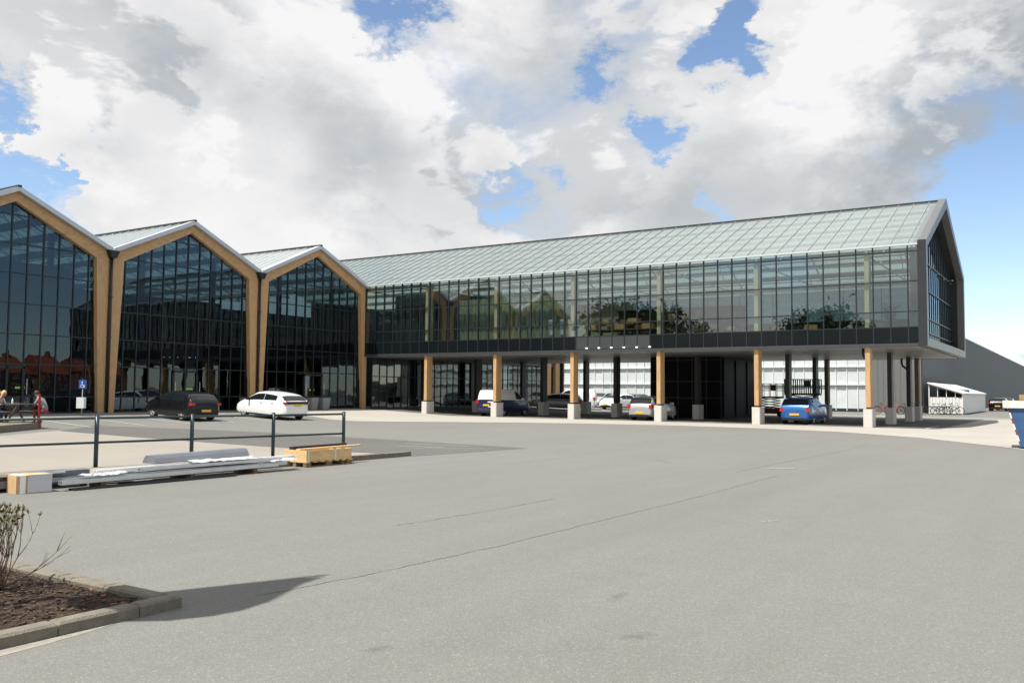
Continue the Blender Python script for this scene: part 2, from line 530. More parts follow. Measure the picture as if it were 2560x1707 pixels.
def sheet(name, pts, mt, lift, parent=None):
    """flat paving sheet that follows the ground"""
    bm = bmesh.new()
    bm.faces.new([bm.verts.new((p[0], p[1], 0)) for p in pts])
    for xx in (0, 8):
        g = bm.verts[:] + bm.edges[:] + bm.faces[:]
        bmesh.ops.bisect_plane(bm, geom=g, plane_co=(xx, 0, 0), plane_no=(1, 0, 0))
    for v in bm.verts: v.co.z = zg(v.co.x) + lift
    bmesh.ops.recalc_face_normals(bm, faces=bm.faces)
    if sum(f.normal.z for f in bm.faces) < 0: bmesh.ops.reverse_faces(bm, faces=bm.faces)
    me = bpy.data.meshes.new(name); bm.to_mesh(me); bm.free()
    me.materials.append(MAT[mt])
    return link(name, me, parent)

# ------------------------------------------------------------------ ground
g = MB()
S = 900
for a, b in ((-S, 0), (0, 8), (8, S)):
    g.poly([(a, -S, zg(a)), (b, -S, zg(b)), (b, S, zg(b)), (a, S, zg(a))])
struct(g.build('ground', 'asphalt'))
edge = [(0, -10.0), (5.6, -10.6), (10.8, -12.4), (13.05, -11.3), (18.24, -7.6), (22, -6.1), (26.66, -5.2), (31, -5.5), (34.94, -6.8), (38.78, -10.09), (42.19, -15.3), (46, -23), (50, -34), (75, -34), (75, 22.5), (38.2, 22.5), (38.2, -.02), (0, -.02)]
struct(sheet('pavement', edge, 'concrete_pale', .006))
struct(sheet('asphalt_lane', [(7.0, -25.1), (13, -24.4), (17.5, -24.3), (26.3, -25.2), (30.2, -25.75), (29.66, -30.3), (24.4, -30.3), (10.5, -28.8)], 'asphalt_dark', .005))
struct(sheet('forecourt_pavement', [(10.6, -28.9), (17.3, -29.85), (24.4, -30.32), (29.35, -30.36), (29.1, -43.5), (20, -43.5)], 'concrete_forecourt', .009))
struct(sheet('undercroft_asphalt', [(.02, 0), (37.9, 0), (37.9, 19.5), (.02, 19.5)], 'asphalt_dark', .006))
struct(sheet('path', [(20, 24.5), (48, 24.5), (48, 26.2), (20, 26.2)], 'concrete_pale', .006))
struct(sheet('paver_strip', [(.02, -31), (2.6, -31), (2.6, -10.1), (.02, -10.1)], 'paver_grey', .005))
# raised terrace under the picnic table
tv = [(8.4, -28.35), (10.65, -31.15), (13, -34.2), (4, -36), (2.7, -28.6)]
mb = MB(); mb.extrude([(x, y, 0) for x, y in tv], (0, 0, .27))
struct(mb.build('terrace', 'kerb'))
# painted marks
def mark(name, a, b, w, mt='paint_white', lift=.012):
    a, b = Vector((a[0], a[1], 0)), Vector((b[0], b[1], 0))
    t = (b - a).normalized(); n = Vector((-t.y, t.x, 0)) * w / 2
    return struct(sheet(name, [a - n, b - n, b + n, a + n], mt, lift))
for y in (-25.9, -23.3, -20.75, -18.2, -15.6, -13.05):
    mark('parking_line', (3.3, y), (8.2, y - .15), .11)
for k in range(7):
    mark('parking_line', (8.3, -26.2 + k * 1.9), (8.3, -25.2 + k * 1.9), .10)
for k in range(6):
    x = 11.5 + k * 5.83
    mark('parking_line', (x - 3.2, .6), (x - 3.2, 5.4), .10)
for (a_, b_, w_) in (((25.9, -26.3), (28.4, -26.15), .10), ((26.6, -27.4), (28.1, -27.1), .14), ((27.6, -28.2), (29.2, -26.6), .08)): mark('parking_line', a_, b_, w_, 'seam_pale', .009)
mark('parking_line', (38.2, -28.2), (38.7, -27.9), .06)
struct(sheet('dust_strip', [(38.345, -46.5), (38.56, -46.5), (38.53, -45.7), (38.49, -45.3), (38.46, -44.95), (38.41, -44.6), (38.36, -44.4), (38.345, -44.35)], 'dust', .002))
# seams and cracks in the asphalt (irregular strips)
def seam(pts, w, mt='seam'):
    P = []
    for (a, b) in zip(pts, pts[1:]):
        for k in range(14):
            t = k / 14
            P.append(Vector((a[0] + (b[0] - a[0]) * t, a[1] + (b[1] - a[1]) * t, 0)))
    P.append(Vector((*pts[-1], 0)))
    mb = MB(); prev = None
    for i in range(len(P)):
        t = (P[min(i + 1, len(P) - 1)] - P[max(i - 1, 0)]).normalized()
        n = Vector((-t.y, t.x, 0))
        c = P[i] + n * random.uniform(-.014, .014)
        ww = w * random.uniform(.25, 1.0)
        cur = (c - n * ww / 2, c + n * ww / 2)
        if prev: mb.poly([(p.x, p.y, zg(p.x) + .004) for p in (prev[0], cur[0], cur[1], prev[1])])
        prev = cur
    struct(mb.build('asphalt_seam', mt))
seam([(38.5, -43.2), (38.67, -42.1), (38.82, -40.0), (38.84, -37.2), (38.9, -35.1), (38.88, -32.7), (38.85, -29.7)], .026)
seam([(37.9, -29.5), (37.94, -26.3), (38.1, -20.1), (37.94, -15.8), (37.4, -13.7)], .045)
seam([(36.95, -39.6), (37.1, -38.0), (37.14, -36.0)], .02)
seam([(31.7, -26.5), (34.4, -26.75), (35.9, -28.2)], .025)
seam([(40.6, -36.5), (40.78, -36.3)], .07, 'seam_pale')


# worn and oily patches: thin films that thin out towards their ragged edges
def stainmat(name, col, dens):
    mt = bpy.data.materials.new(name); mt.use_nodes = True
    n, l = mt.node_tree.nodes, mt.node_tree.links
    b = n['Principled BSDF']; b.inputs['Base Color'].default_value = (*col, 1); b.inputs['Roughness'].default_value = .8
    tcn = n.new('ShaderNodeTexCoord'); ln = n.new('ShaderNodeVectorMath'); ln.operation = 'LENGTH'
    l.new(tcn.outputs['Object'], ln.inputs[0])
    geo = n.new('ShaderNodeNewGeometry'); t = n.new('ShaderNodeTexNoise'); t.inputs['Scale'].default_value = 14; t.inputs['Detail'].default_value = 8; t.inputs['Roughness'].default_value = .7
    l.new(geo.outputs['Position'], t.inputs['Vector'])
    a = n.new('ShaderNodeMath'); a.operation = 'MULTIPLY_ADD'; a.inputs[1].default_value = -.55
    l.new(ln.outputs['Value'], a.inputs[0]); l.new(t.outputs['Fac'], a.inputs[2])
    mr = n.new('ShaderNodeMapRange'); mr.inputs['From Min'].default_value = .05; mr.inputs['From Max'].default_value = .55; mr.inputs['To Max'].default_value = dens
    l.new(a.outputs[0], mr.inputs['Value']); l.new(mr.outputs['Result'], b.inputs['Alpha'])
    MAT[name] = mt
stainmat('oil', (.08, .078, .074), .24)
stainmat('wear', (.12, .118, .108), .42)
_st = {}
for nm in ('oil', 'wear'):
    q = MB(); q.poly([(math.cos(2 * math.pi * k / 20), math.sin(2 * math.pi * k / 20), 0) for k in range(20)]); _st[nm] = q.mesh('stain_' + nm, nm)
for (x, y, a, b) in [(40.33, -43.77, .16, .10), (40.96, -41.5, .26, .10), (41.6, -42.52, .22, .12)]:
    struct(link('stain', _st['oil' if a < .35 else 'wear'], None, (x, y, .003), (0, 0, random.uniform(-.4, .9)), (b, a, 1)))

# ------------------------------------------------------------------ gabled glass halls (timber portals facing the forecourt)
HW = 10.28                                   # bay width
VAL = [.33, .33 - HW, .33 - 2 * HW, .33 - 3 * HW]   # valley lines
Z_PK, Z_EV = 11.36, 8.98                     # top of timber at peak and at valley
SL = (Z_PK - Z_EV) / (HW / 2)
GX = -.30                                    # glazing plane
HB = .36                                     # hall floor level
HROWS = [HB, 1.22, 2.85, 4.34, 5.87, 7.37, 8.84, 10.27, 12]
HLEN = 26.0
def clip_z(poly, k):
    """clip (y,z) polygon below line z = a + s*y"""
    a, s = k
    out = []
    for i in range(len(poly)):
        p, q = poly[i], poly[(i + 1) % len(poly)]
        fp, fq = p[1] - (a + s * p[0]), q[1] - (a + s * q[0])
        if fp <= 0: out.append(p)
        if (fp < 0 < fq) or (fq < 0 < fp):
            t = fp / (fp - fq)
            out.append((p[0] + (q[0] - p[0]) * t, p[1] + (q[1] - p[1]) * t))
    return out
def make_hall(label, yr, dark_z, inner, gmat, lcol=True, rcol=True, parts=True):
    yl = yr - HW; yc = (yr + yl) / 2
    T = thing('glass_hall', label, 'building', (0, yc, 0), 0, 'gabled glass halls along the forecourt')
    o = yc                                   # local y = world y - o
    def L(y): return y - o
    # timber columns (taper towards the ground) and rafters
    for s in (-1, 1):
        e = L(yr if s > 0 else yl)
        fo, fi0, fi1 = e - s * .10, e - s * .46, e - s * .80
        mb = MB()
        mb.extrude([(0, fo, HB - .02), (0, fi0, HB - .02), (0, fi1, 8.35), (0, fi1, Z_EV + SL * .8 - .02), (0, fo, Z_EV - .02 + SL * .1)], (-.36, 0, 0))
        mb.build('timber_column', 'timber', T)
        mb = MB()
        inz = Z_PK - .46
        mb.extrude([(.003, 0, Z_PK), (.003, s * (HW / 2 - .05), Z_EV + SL * .05), (.003, s * (HW / 2 - .12), Z_EV - .42), (.003, s * (HW / 2 - .80), Z_EV - .42 + SL * .2), (.003, 0, inz)], (-.34, 0, 0))
        mb.build('timber_rafter', 'timber_h', T)
        # light metal verge on top of the rafter
        mb = MB()
        mb.extrude([(.28, 0, Z_PK + .02), (.28, s * (HW / 2 - .04), Z_EV + .04), (.28, s * (HW / 2 - .04), Z_EV + .28), (.28, 0, Z_PK + .26)], (-.5, 0, 0))
        mb.build('verge', 'trim_light', T)
    # panes of the gable, clipped to the slope
    inz = Z_PK - .50
    hw = HW / 2 - .52
    ys = [-hw] + [(.815 * k) for k in range(-5, 6)] + [hw]
    lines = [(inz, SL), (inz, -SL)]
    for a, b in zip(ys, ys[1:]):
        for z0, z1 in zip(HROWS, HROWS[1:]):
            p = [(a + .035, z0 + .03), (b - .035, z0 + .03), (b - .035, z1 - .03), (a + .035, z1 - .03)]
            for ln in lines: p = clip_z(p, ln)
            if len(p) < 3: continue
            cy = sum(q[0] for q in p) / len(p); cz = sum(q[1] for q in p) / len(p)
            mb = MB(); mb.extrude([(0, q[0] - cy, q[1] - cz) for q in p], (-.02, 0, 0))
            mb.build('pane', gmat, T, loc=(GX, cy, cz), rot=(0, R(random.gauss(0, .10)), R(random.gauss(0, .10))))
    # bars
    for y in ys:
        top = inz - SL * abs(y)
        bar('mullion', T, 'mullion', GX - .09, GX + .045, y - .03, y + .03, HB, top)
    for z in HROWS[1:-1]:
        half = min(hw, (inz - z) / SL)
        bar('transom', T, 'mullion', GX - .08, GX + .035, -half, half, z - .028, z + .028)
    bar('base_rail', T, 'metal_black', GX - .12, .02, -hw, hw, HB - .36, HB + .06)
    for s in (-1, 1):
        mb = MB()
        mb.extrude([(GX + .05, 0, inz + .03), (GX + .05, s * hw, inz + .03 - SL * hw), (GX + .05, s * hw, inz - .05 - SL * hw), (GX + .05, 0, inz - .05)], (-.14, 0, 0))
        mb.build('gable_bar', 'mullion', T)
    # double door
    dz = 2.72
    dr = MB()
    for (a, b, z0, z1) in ((-.06 - .815, -.815 + .06, HB, dz), (-.06 + .815, .815 + .06, HB, dz), (-.875, .875, dz - .1, dz + .04), (-.05, .05, HB, dz)):
        dr.box(GX - .11, GX + .075, a, b, z0, z1)
    D = dr.build('door', 'metal_black', T)
    for y in (-.72, .95):
        h = MB(); h.tube([(GX + .15, y, 1.35), (GX + .15, y, 2.1)], .018, 6); h.build('handle', 'alu', D)
    # roof: panes and glazing bars on both slopes
    n = 31; dx = HLEN / n
    ln = math.hypot(HW / 2, Z_PK - Z_EV); ang = math.atan2(Z_PK - Z_EV, HW / 2)
    pm = MB().box(-.5, .5, -.5, .5, -.5, .5).mesh('hall_roof_pane', 'glass_roof_white')
    for s in (-1, 1):
        for k in range(n):
            x = -.25 - (k + .5) * dx
            link('roof_pane', pm, T, (x, s * HW / 4, (Z_PK + Z_EV) / 2 + .20), (-s * ang, 0, 0), (dx - .04, ln - .1, .02))
        for k in range(0, n + 1):
            x = -.25 - k * dx
            link('glazing_bar', unit_box('alu_white'), T, (x, s * HW / 4, (Z_PK + Z_EV) / 2 + .205), (-s * ang, 0, 0), (.05, ln - .06, .075))
        for q in range(4):                    # white screens hung under the glass
            t = (q + .62) / 4.3
            link('roof_blind', unit_box('blind'), T, (-HLEN / 2 - .9, s * HW / 2 * t, Z_PK - .12 - (Z_PK - Z_EV) * t), (-s * ang, 0, 0), (HLEN - 1.2, .62, .012))
    bar('ridge_cap', T, 'metal_dark', -HLEN, .30, -.09, .09, Z_PK + .2, Z_PK + .31)
    # trusses inside
    for q in range(4):
        x = -2.2 - q * 5.8
        tr = MB()
        for s in (-1, 1):
            tr.tube([(x, s * (HW / 2 - .3), Z_EV - .1), (x, 0, Z_PK - .2)], .05, 6)
            tr.tube([(x, s * (HW / 2 - .3), Z_EV - .1), (x, s * 1.6, Z_EV + .15), (x, 0, Z_PK - .2)], .025, 6)
        tr.tube([(x, -HW / 2 + .3, Z_EV - .15), (x, HW / 2 - .3, Z_EV - .15)], .03, 6)
        tr.build('roof_truss', 'white_steel', T)
    for y in (-2.45, 2.45):
        bar('steel_post', T, 'interior_blue', -1.25, -1.0, y - .12, y + .12, HB, Z_PK - .5 - SL * 2.45)
    # inner rooms, floor and back wall
    bar('floor_slab', T, 'interior_floor', -HLEN, GX - .13, -HW / 2 + .02, HW / 2 - .02, HB - .1, HB + .0)
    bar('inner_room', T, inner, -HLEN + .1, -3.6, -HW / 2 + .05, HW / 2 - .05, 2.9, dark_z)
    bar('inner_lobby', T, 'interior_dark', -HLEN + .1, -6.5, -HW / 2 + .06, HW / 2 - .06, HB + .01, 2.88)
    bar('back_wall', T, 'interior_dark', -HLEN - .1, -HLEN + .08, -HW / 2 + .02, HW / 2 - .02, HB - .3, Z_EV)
    ex = MB().box(-2.02, -2.0, 1.35, 1.85, 1.62, 1.72); ex.build('exit_light', 'exit_green', T)
    bar('exit_post', T, 'interior_dark', -2.12, -2.03, 1.3, 1.9, HB, 1.78)
    return T
make_hall('gabled glass hall with timber portal adjoining the long raised wing', VAL[0], 7.0, 'interior_dark', 'glass_dark')
make_hall('gabled glass hall with timber portal between two similar halls', VAL[1], 7.3, 'interior_dark', 'glass_dark')
make_hall('gabled glass hall with timber portal behind the picnic table', VAL[2], 8.4, 'interior_blue', 'glass_dark')
for y, lb in ((VAL[1], 'black drainpipe between the two halls nearer the long wing'), (VAL[2], 'black drainpipe between the two halls nearer the picnic table')):
    t = thing('drainpipe', lb, 'drainpipe', (0, y, 0))
    MB().tube([(.10, 0, zg(0) - .02), (.10, 0, 8.75)], .075, 10).build('pipe', 'metal_black', t, smooth=True)
    hp = MB(); hp.extrude([(-.25, -.30, 9.12), (-.25, .30, 9.12), (-.25, .14, 8.72), (-.25, -.14, 8.72)], (.62, 0, 0)); hp.build('gutter_head', 'metal_black', t)
    for z in (2.2, 4.4, 6.6): MB().box(.0, .19, -.095, .095, z, z + .05).build('clamp', 'metal_dark', t)

# ------------------------------------------------------------------ long wing raised on timber columns
WL, WD = 37.68, 16.55
ZF, ZE, ZR = 4.15, 9.33, 13.02
wing = thing('raised_wing', 'long glazed wing with pitched glass roof raised on timber columns', 'building', (0, 0, 0))
MX = [.126 + .8335 * k for k in range(45)] + [37.29]
MX[0] = .03
ROWS = [(5.12, 5.91), (5.91, 7.45), (7.45, 8.98), (8.98, 9.27)]
gm = unit_box('glass')
FY = .06
for a, b in zip(MX, MX[1:]):
    for z0, z1 in ROWS:
        link('pane', gm, wing, ((a + b) / 2, FY, (z0 + z1) / 2), (R(random.gauss(0, .13)), 0, R(random.gauss(0, .13))), (b - a - .05, .02, z1 - z0 - .04))
    sp = 'panel_grey' if 17.6 < (a + b) / 2 < 22.75 else 'spandrel'
    bar('spandrel_panel', wing, sp, a + .025, b - .025, FY - .03, FY + .03, 4.33, 5.10)
for x in MX:
    bar('mullion', wing, 'mullion', x - .028, x + .028, FY - .05, FY + .09, 4.30, 9.28)
for z in (5.12, 5.91, 7.45, 8.98):
    bar('transom', wing, 'mullion', 0, 37.29, FY - .04, FY + .08, z - .026, z + .026)
bar('eaves_trim', wing, 'alu_white', -.1, 37.29, -.10, .10, 9.27, 9.36)
bar('fascia_beam', wing, 'frame_grey', .0, 37.28, -.02, .22, ZF, 4.30)
# lit downlights under the grey sign panel
for k in range(6):
    x = 18.42 + k * .844
    mb = MB(); mb.lathe([(.0, .0), (.055, .0), (.065, .05), (.0, .05)], 12, 'Z'); f = mb.build('downlight', 'lamp_on', wing, loc=(x, -.03, 4.37))
# front roof slope: one long pane per bay with a glazing bar at each joint
rl = math.hypot(WD / 2, ZR - ZE); ra = math.atan2(ZR - ZE, WD / 2)
RX = [.126 + .8335 * k for k in range(-25, 45)] + [37.29]
rp = MB().box(-.5, .5, -.5, .5, -.5, .5).mesh('wing_roof_pane', 'glass_roof')
for a, b in zip(RX, RX[1:]):
    link('roof_pane', rp, wing, ((a + b) / 2, WD / 4, (ZR + ZE) / 2), (ra, 0, 0), (b - a - .05, rl - .05, .024))
for x in RX[:-1]:
    link('glazing_bar', unit_box('bar_grey'), wing, (x, WD / 4, (ZR + ZE) / 2 + .012), (ra, 0, 0), (.032, rl - .04, .06))
link('rear_roof_slope', unit_box('glass_roof'), wing, (8.4, WD * 3 / 4, (ZR + ZE) / 2), (-ra, 0, 0), (57.7, rl - .05, .024))
for k in range(7):
    t = (k + .55) / 7.0
    for s in (0, 1):
        y = WD / 2 * t if s == 0 else WD - WD / 2 * t
        link('roof_blind', unit_box('blind'), wing, (8.4, y, ZE + (ZR - ZE) * t - .30), ((ra if s == 0 else -ra), 0, 0), (57.4, .56, .012))
bar('ridge_cap', wing, 'metal_dark', -20.6, 37.3, WD / 2 - .1, WD / 2 + .1, ZR - .04, ZR + .07)
# roof structure inside
for k in range(7):
    x = -.25 + k * 5.8345
    tr = MB()
    for y0, y1 in ((.3, WD / 2), (WD - .3, WD / 2)):
        tr.tube([(x, y0, ZE - .25), (x, y1, ZR - .4)], .06, 6)
    tr.tube([(x, .3, ZE - .35), (x, WD - .3, ZE - .35)], .04, 6)
    tr.tube([(x, 4.2, ZE - .35), (x, WD / 2, ZR - .5), (x, WD - 4.2, ZE - .35)], .03, 6)
    tr.build('roof_truss', 'white_steel', wing)
for k in range(6):
    bar('purlin', wing, 'white_steel', -.2, 37, 1.0 + k * 2.9, 1.08 + k * 2.9, ZE - .42, ZE - .33)
# gable frame at the free end
def ring(x0, x1, o, name, mt, ins=-.02):
    r_ = .0 if ins < 0 else ins + .2
    a = [(ins, ZF + max(0, ins)), (WD - ins, ZF + max(0, ins)), (WD - ins, ZE + .10 - r_), (WD / 2, ZR + .14 - r_), (ins, ZE + .10 - r_)]
    b = [(o, ZF + o), (WD - o, ZF + o), (WD - o, ZE - o * .28), (WD / 2, ZR - o * 1.05), (o, ZE - o * .28)]
    names = ('bottom_frame', 'side_frame', 'verge_frame', 'verge_frame', 'side_frame')
    for i in range(5):
        j = (i + 1) % 5
        mb = MB()
        mb.extrude([(x0, *a[i]), (x0, *a[j]), (x0, *b[j]), (x0, *b[i])], (x1 - x0, 0, 0))
        mb.build(names[i] if name == 'frame' else 'reveal_lining', mt, wing)
ring(37.285, WL, .42, 'frame', 'frame_light')
ring(36.88, 37.28, .42, 'reveal', 'metal_black', .14)
bar('corner_casing', wing, 'metal_dark', 37.28, WL + .005, -.05, .0, ZF - .01, ZE + .18)
gl = MB()
gx = 36.95
inn = [(.45, ZF + .45), (WD - .45, ZF + .45), (WD - .45, ZE - .1), (WD / 2, ZR - .45), (.45, ZE - .1)]
yy = [.45 + .8237 * k for k in range(20)]
def gtop(y): return ZE - .12 + (ZR - .45 - ZE + .1) * (1 - abs(y - WD / 2) / (WD / 2 - .45))
gz = [ZF + .45, 5.12, 5.91, 7.45, 8.98, 13.5]
for a, b in zip(yy, yy[1:]):
    for z0, z1 in zip(gz, gz[1:]):
        za, zb = min(z1, gtop(a)), min(z1, gtop(b))
        if max(za, zb) - z0 < .1: continue
        mb = MB(); mb.extrude([(gx, a + .03, z0), (gx, b - .03, z0), (gx, b - .03, max(zb, z0 + .02)), (gx, a + .03, max(za, z0 + .02))], (-.02, 0, 0))
        mb.build('gable_pane', 'glass_gable', wing)
for y in yy:
    bar('gable_mullion', wing, 'mullion', gx - .03, gx + .035, y - .03, y + .03, ZF + .4, gtop(y) + .1)
for z in gz[1:-1]:
    h = WD / 2 - .45 if z < 8.9 else WD / 2 - .45
    bar('gable_transom', wing, 'mullion', gx - .05, gx + .07, WD / 2 - h, WD / 2 + h, z - .03, z + .03)
# upper floor and soffit
bar('floor_slab', wing, 'interior_dark', .05, 36.7, .26, WD - .1, 4.20, 4.86)
for k in range(7):
    x0 = .06 + k * 5.8345 - (0 if k == 0 else .4); x1 = min(37.2, x0 + 5.82 - (.4 if k == 0 else 0))
    for q in range(4):
        bar('soffit_panel', wing, 'soffit', x0, x1, .24 + q * 4.08, .24 + q * 4.08 + 4.065, 4.10, 4.17)
bar('rear_fascia', wing, 'frame_grey', .0, 37.28, WD - .05, WD + .02, 4.08, 5.1)
for k in range(15):
    link('rear_pane', unit_box('glass_dark'), wing, (1.3 + k * 2.5, WD - .04, 7.2), None, (2.44, .02, 4.1))
    bar('rear_mullion', wing, 'mullion', .03 + k * 2.5, .09 + k * 2.5, WD - .1, WD + .02, 5.1, 9.3)
# timber columns on concrete plinths, and the same timber going on behind the glass, sunlight put into its colour
CX = [5.854 + 5.8345 * k - .228 for k in range(6)]
for x in CX:
    mb = MB(); mb.box(x - .12, x + .12, .13, .76, 1.03, ZF); mb.build('timber_column', 'timber', wing)
    mb = MB(); mb.box(x - .115, x + .115, .17, .75, 4.86, 9.05); mb.build('upper_column', 'timber_sunlit', wing)
for x in [-.0 + .5] + CX:
    for y in (6.45, 12.9, 16.1):
        if y > 13 and x < 25: continue
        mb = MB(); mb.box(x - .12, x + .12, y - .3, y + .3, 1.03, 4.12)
        mb.build('inner_column', 'timber_shaded' if y > 16 else 'metal_black', wing)  # black and dark brown carry the undercroft shade in the column colour
ROWN = {6.45: 'first', 12.9: 'second', 16.1: 'rearmost'}
def plinth(x, y, lb, k):
    mb = MB()
    c = .03
    w, h = .228, .435
    z0 = zg(x) - .05
    pts = [(-w + c, -h), (w - c, -h), (w, -h + c), (w, h - c), (w - c, h), (-w + c, h), (-w, h - c), (-w, -h + c)]
    mb.extrude([(p[0], p[1], z0) for p in pts], (0, 0, .94 - z0))
    t = thing('plinth', lb, 'plinth', (x, y, 0), 0, k)
    mb.build('block', 'plinth', t)
    MB().box(-.10, .10, -.27, .27, .94, 1.03).build('steel_shoe', 'metal_black', t)
order = ['nearest the halls', 'behind the white and blue van', 'between the van and the silver hatchback', 'right beside the silver hatchback', 'between the dark opening and the blue hatchback', 'next to the free end of the wing']
for k, x in enumerate(CX):
    plinth(x, .435, 'pale concrete plinth under a front timber column, ' + order[k], 'front row plinths')
LINES = ['in line with the front plinth nearest the halls', 'in line with the delivery van', 'between van and silver hatchback lines', 'beside the stair core on the silver hatchback side', 'beside the blue hatchback', 'at the free end of the wing']
for k, x in enumerate(CX):
    for y in (6.45, 12.9, 16.1):
        if y > 13 and x < 25: continue
        plinth(x, y, 'shaded plinth in the %s inner row, %s' % (ROWN[y], LINES[k]), 'undercroft plinths')
# black downpipes with swan necks at the free end
for (x, y, lb) in ((34.86, .86, 'black rainwater pipe curving behind the last front timber column'), (34.35, 15.6, 'black rainwater pipe with swan neck by the rear column')):
    t = thing('rainwater_pipe', lb, 'drainpipe', (x, y, 0))
    MB().tube([(-.42, 0, 4.12), (-.42, 0, 3.8), (-.35, 0, 3.6), (-.15, 0, 3.45), (-.05, 0, 3.2), (-.05, 0, -.02)], .065, 8).build('pipe', 'metal_black', t, smooth=True)
# ground floor glazing in the hall front line, carried on below the wing
under = thing('undercroft_glazing', 'tall ground floor glass wall set back under the raised wing', 'glass wall', (0, 0, 0))
uy = [.95 + .835 * k for k in range(31)]
for a, b in zip(uy, uy[1:]):
    for z0, z1 in ((.42, 1.22), (1.22, 2.72), (2.72, 4.05)):
        link('pane', unit_box('glass_under'), under, (-.1, (a + b) / 2, (z0 + z1) / 2), (0, R(random.gauss(0, .14)), R(random.gauss(0, .14))), (.02, b - a - .06, z1 - z0 - .05))
for y in uy: bar('mullion', under, 'mullion', -.18, -.05, y - .03, y + .03, .36, 4.09)
for z in (.39, 1.22, 2.72): bar('transom', under, 'mullion', -.17, -.06, .95, 26, z - .03, z + .03)
bar('inner_wall', under, 'interior_dark', -6.2, -6.0, .6, 26, .3, 8.5)
bar('floor_slab', under, 'interior_floor', -6.0, -.2, .6, 26, .25, .37)
bar('end_wall', under, 'metal_black', -6, .4, 28.6, 28.8, .3, 8.5)
for y in (26.2, 27.9):
    MB().box(-.2, .15, y - .3, y + .5, .3, 8.5).build('timber_column', 'timber', under)
bar('upper_wall', under, 'metal_dark', -6, 0.0, WD + .1, 28.6, 4.12, 9.0)
# dark glazed stair core in the undercroft
core = thing('stair_core', 'black glazed stair core standing in the undercroft', 'stair core', (21.55, 8.0, 0))
mat('core_black', (.004, .004, .005), .5, spec=.08)
bar('core_box', core, 'core_black', -2.45, 2.68, .1, 7.3, .0, 4.095)
for k in range(5):
    for z0, z1 in ((.15, 1.35), (1.38, 2.45), (2.48, 3.9)):
        bar('pane', core, 'core_black', -2.4 + k * 1.0, -2.4 + k * 1.0 + .95, .02, .06, z0, z1)
for k in range(3):
    for z0, z1 in ((.15, 2.4), (2.43, 3.9)):
        link('side_pane', unit_box('core_black'), core, (2.73, .9 + k * 2.4, (z0 + z1) / 2), None, (.04, 1.6, z1 - z0))
for k in range(6): bar('mullion', core, 'metal_dark', -2.44 + k * 1.0, -2.40 + k * 1.0, -.03, .1, 0, 4.09)
for z in (1.36, 2.46, 3.9): bar('transom', core, 'metal_dark', -2.45, 2.68, -.02, .09, z - .02, z + .02)

# ------------------------------------------------------------------ upper floor contents
def crate(x, y, z, s, lb):
    mb = MB()
    for q in range(3):
        mb.box(-s, s, -s * .7, -s * .7 + .02, q * .11, q * .11 + .09)
        mb.box(-s, s, s * .7 - .02, s * .7, q * .11, q * .11 + .09)
        mb.box(-s, -s + .02, -s * .7, s * .7, q * .11, q * .11 + .09)
        mb.box(s - .02, s, -s * .7, s * .7, q * .11, q * .11 + .09)
    mb.box(-s, s, -s * .7, s * .7, 0, .02)
    tag(mb.build('crate', 'wood_new', None, loc=(x, y, z), rot=(0, 0, random.uniform(-.2, .2))), lb, 'crate', 'wooden crates on the upper floor')
UF = 4.86
for k in range(9):
    x = 18.1 + (k % 5) * .92 + random.uniform(-.1, .1)
    crate(x, 1.5 + (k % 2) * .9, UF + .75 + (k // 5) * .34, .34, '%s crate from the olive curtain, in the %s row on the benches' % (['first', 'second', 'third', 'fourth', 'fifth'][k % 5], 'lower' if k < 5 else 'upper'))
for x, lb in ((18.0, 'dark bench with crates nearer the olive curtain on the upper floor'), (20.6, 'dark bench with crates farther from the olive curtain')):
    b = thing('display_bench', lb, 'bench', (x + 1.1, 2.0, UF), 0, 'upper floor benches')
    MB().box(-1.25, 1.25, -.9, .9, .68, .75).build('bench_top', 'wood_dark', b)
    for sx in (-1.1, 1.1):
        for sy in (-.8, .8): MB().box(sx - .04, sx + .04, sy - .04, sy + .04, 0, .68).build('leg', 'metal_black', b)
def potted(x, y, sc, lb, seed):
    rr = random.Random(seed)
    T = thing('potted_plant', lb, 'plant', (x, y, UF), 0, 'potted plants on the upper floor')
    MB().lathe([(.0, 0), (.20, 0), (.27, .42), (.0, .42)], 14, 'Z').build('pot', 'pot_grey', T)
    st = MB(); lf = MB()
    for k in range(9):
        a = rr.uniform(0, 6.28); p = Vector((0, 0, .4)); e = Vector((math.cos(a) * .35 * sc, math.sin(a) * .35 * sc, (.6 + rr.random() * .7) * sc + .4))
        st.tube([p, p.lerp(e, .5) + Vector((0, 0, .08)), e], [.014, .011, .006], 5)
        for q in range(26):
            c = p.lerp(e, rr.uniform(.35, 1.05)) + Vector((rr.gauss(0, .10), rr.gauss(0, .10), rr.gauss(0, .09)))
            u = Vector((rr.gauss(0, 1), rr.gauss(0, 1), rr.gauss(0, .6))).normalized(); w_ = u.orthogonal().normalized(); l_ = rr.uniform(.07, .15)
            lf.poly([c - u * l_, c + w_ * l_ * .35, c + u * l_, c - w_ * l_ * .35])
    st.build('stem', 'bark', T); struct(lf.build('foliage', 'leaf_dark', T), 'stuff')
for k, (x, y, sc) in enumerate(((25.2, 1.6, .9), (26.3, 2.4, .6), (30.1, 1.7, .7), (31.0, 1.4, 1.05), (32.3, 2.3, .8), (35.7, 1.6, .95))):
    potted(x, y, sc, '%s potted plant from the crate benches along the upper glazing' % ['first', 'second', 'third', 'fourth', 'fifth', 'sixth', 'seventh', 'eighth', 'ninth', 'tenth'][k], 40 + k)
sw = thing('dark_backing', 'dark shelving with boxes along the upper floor behind the glazing', 'backing', (0, 0, UF))  # made-up dark shelves standing in for tree reflections in the glazing
rr = random.Random(9)
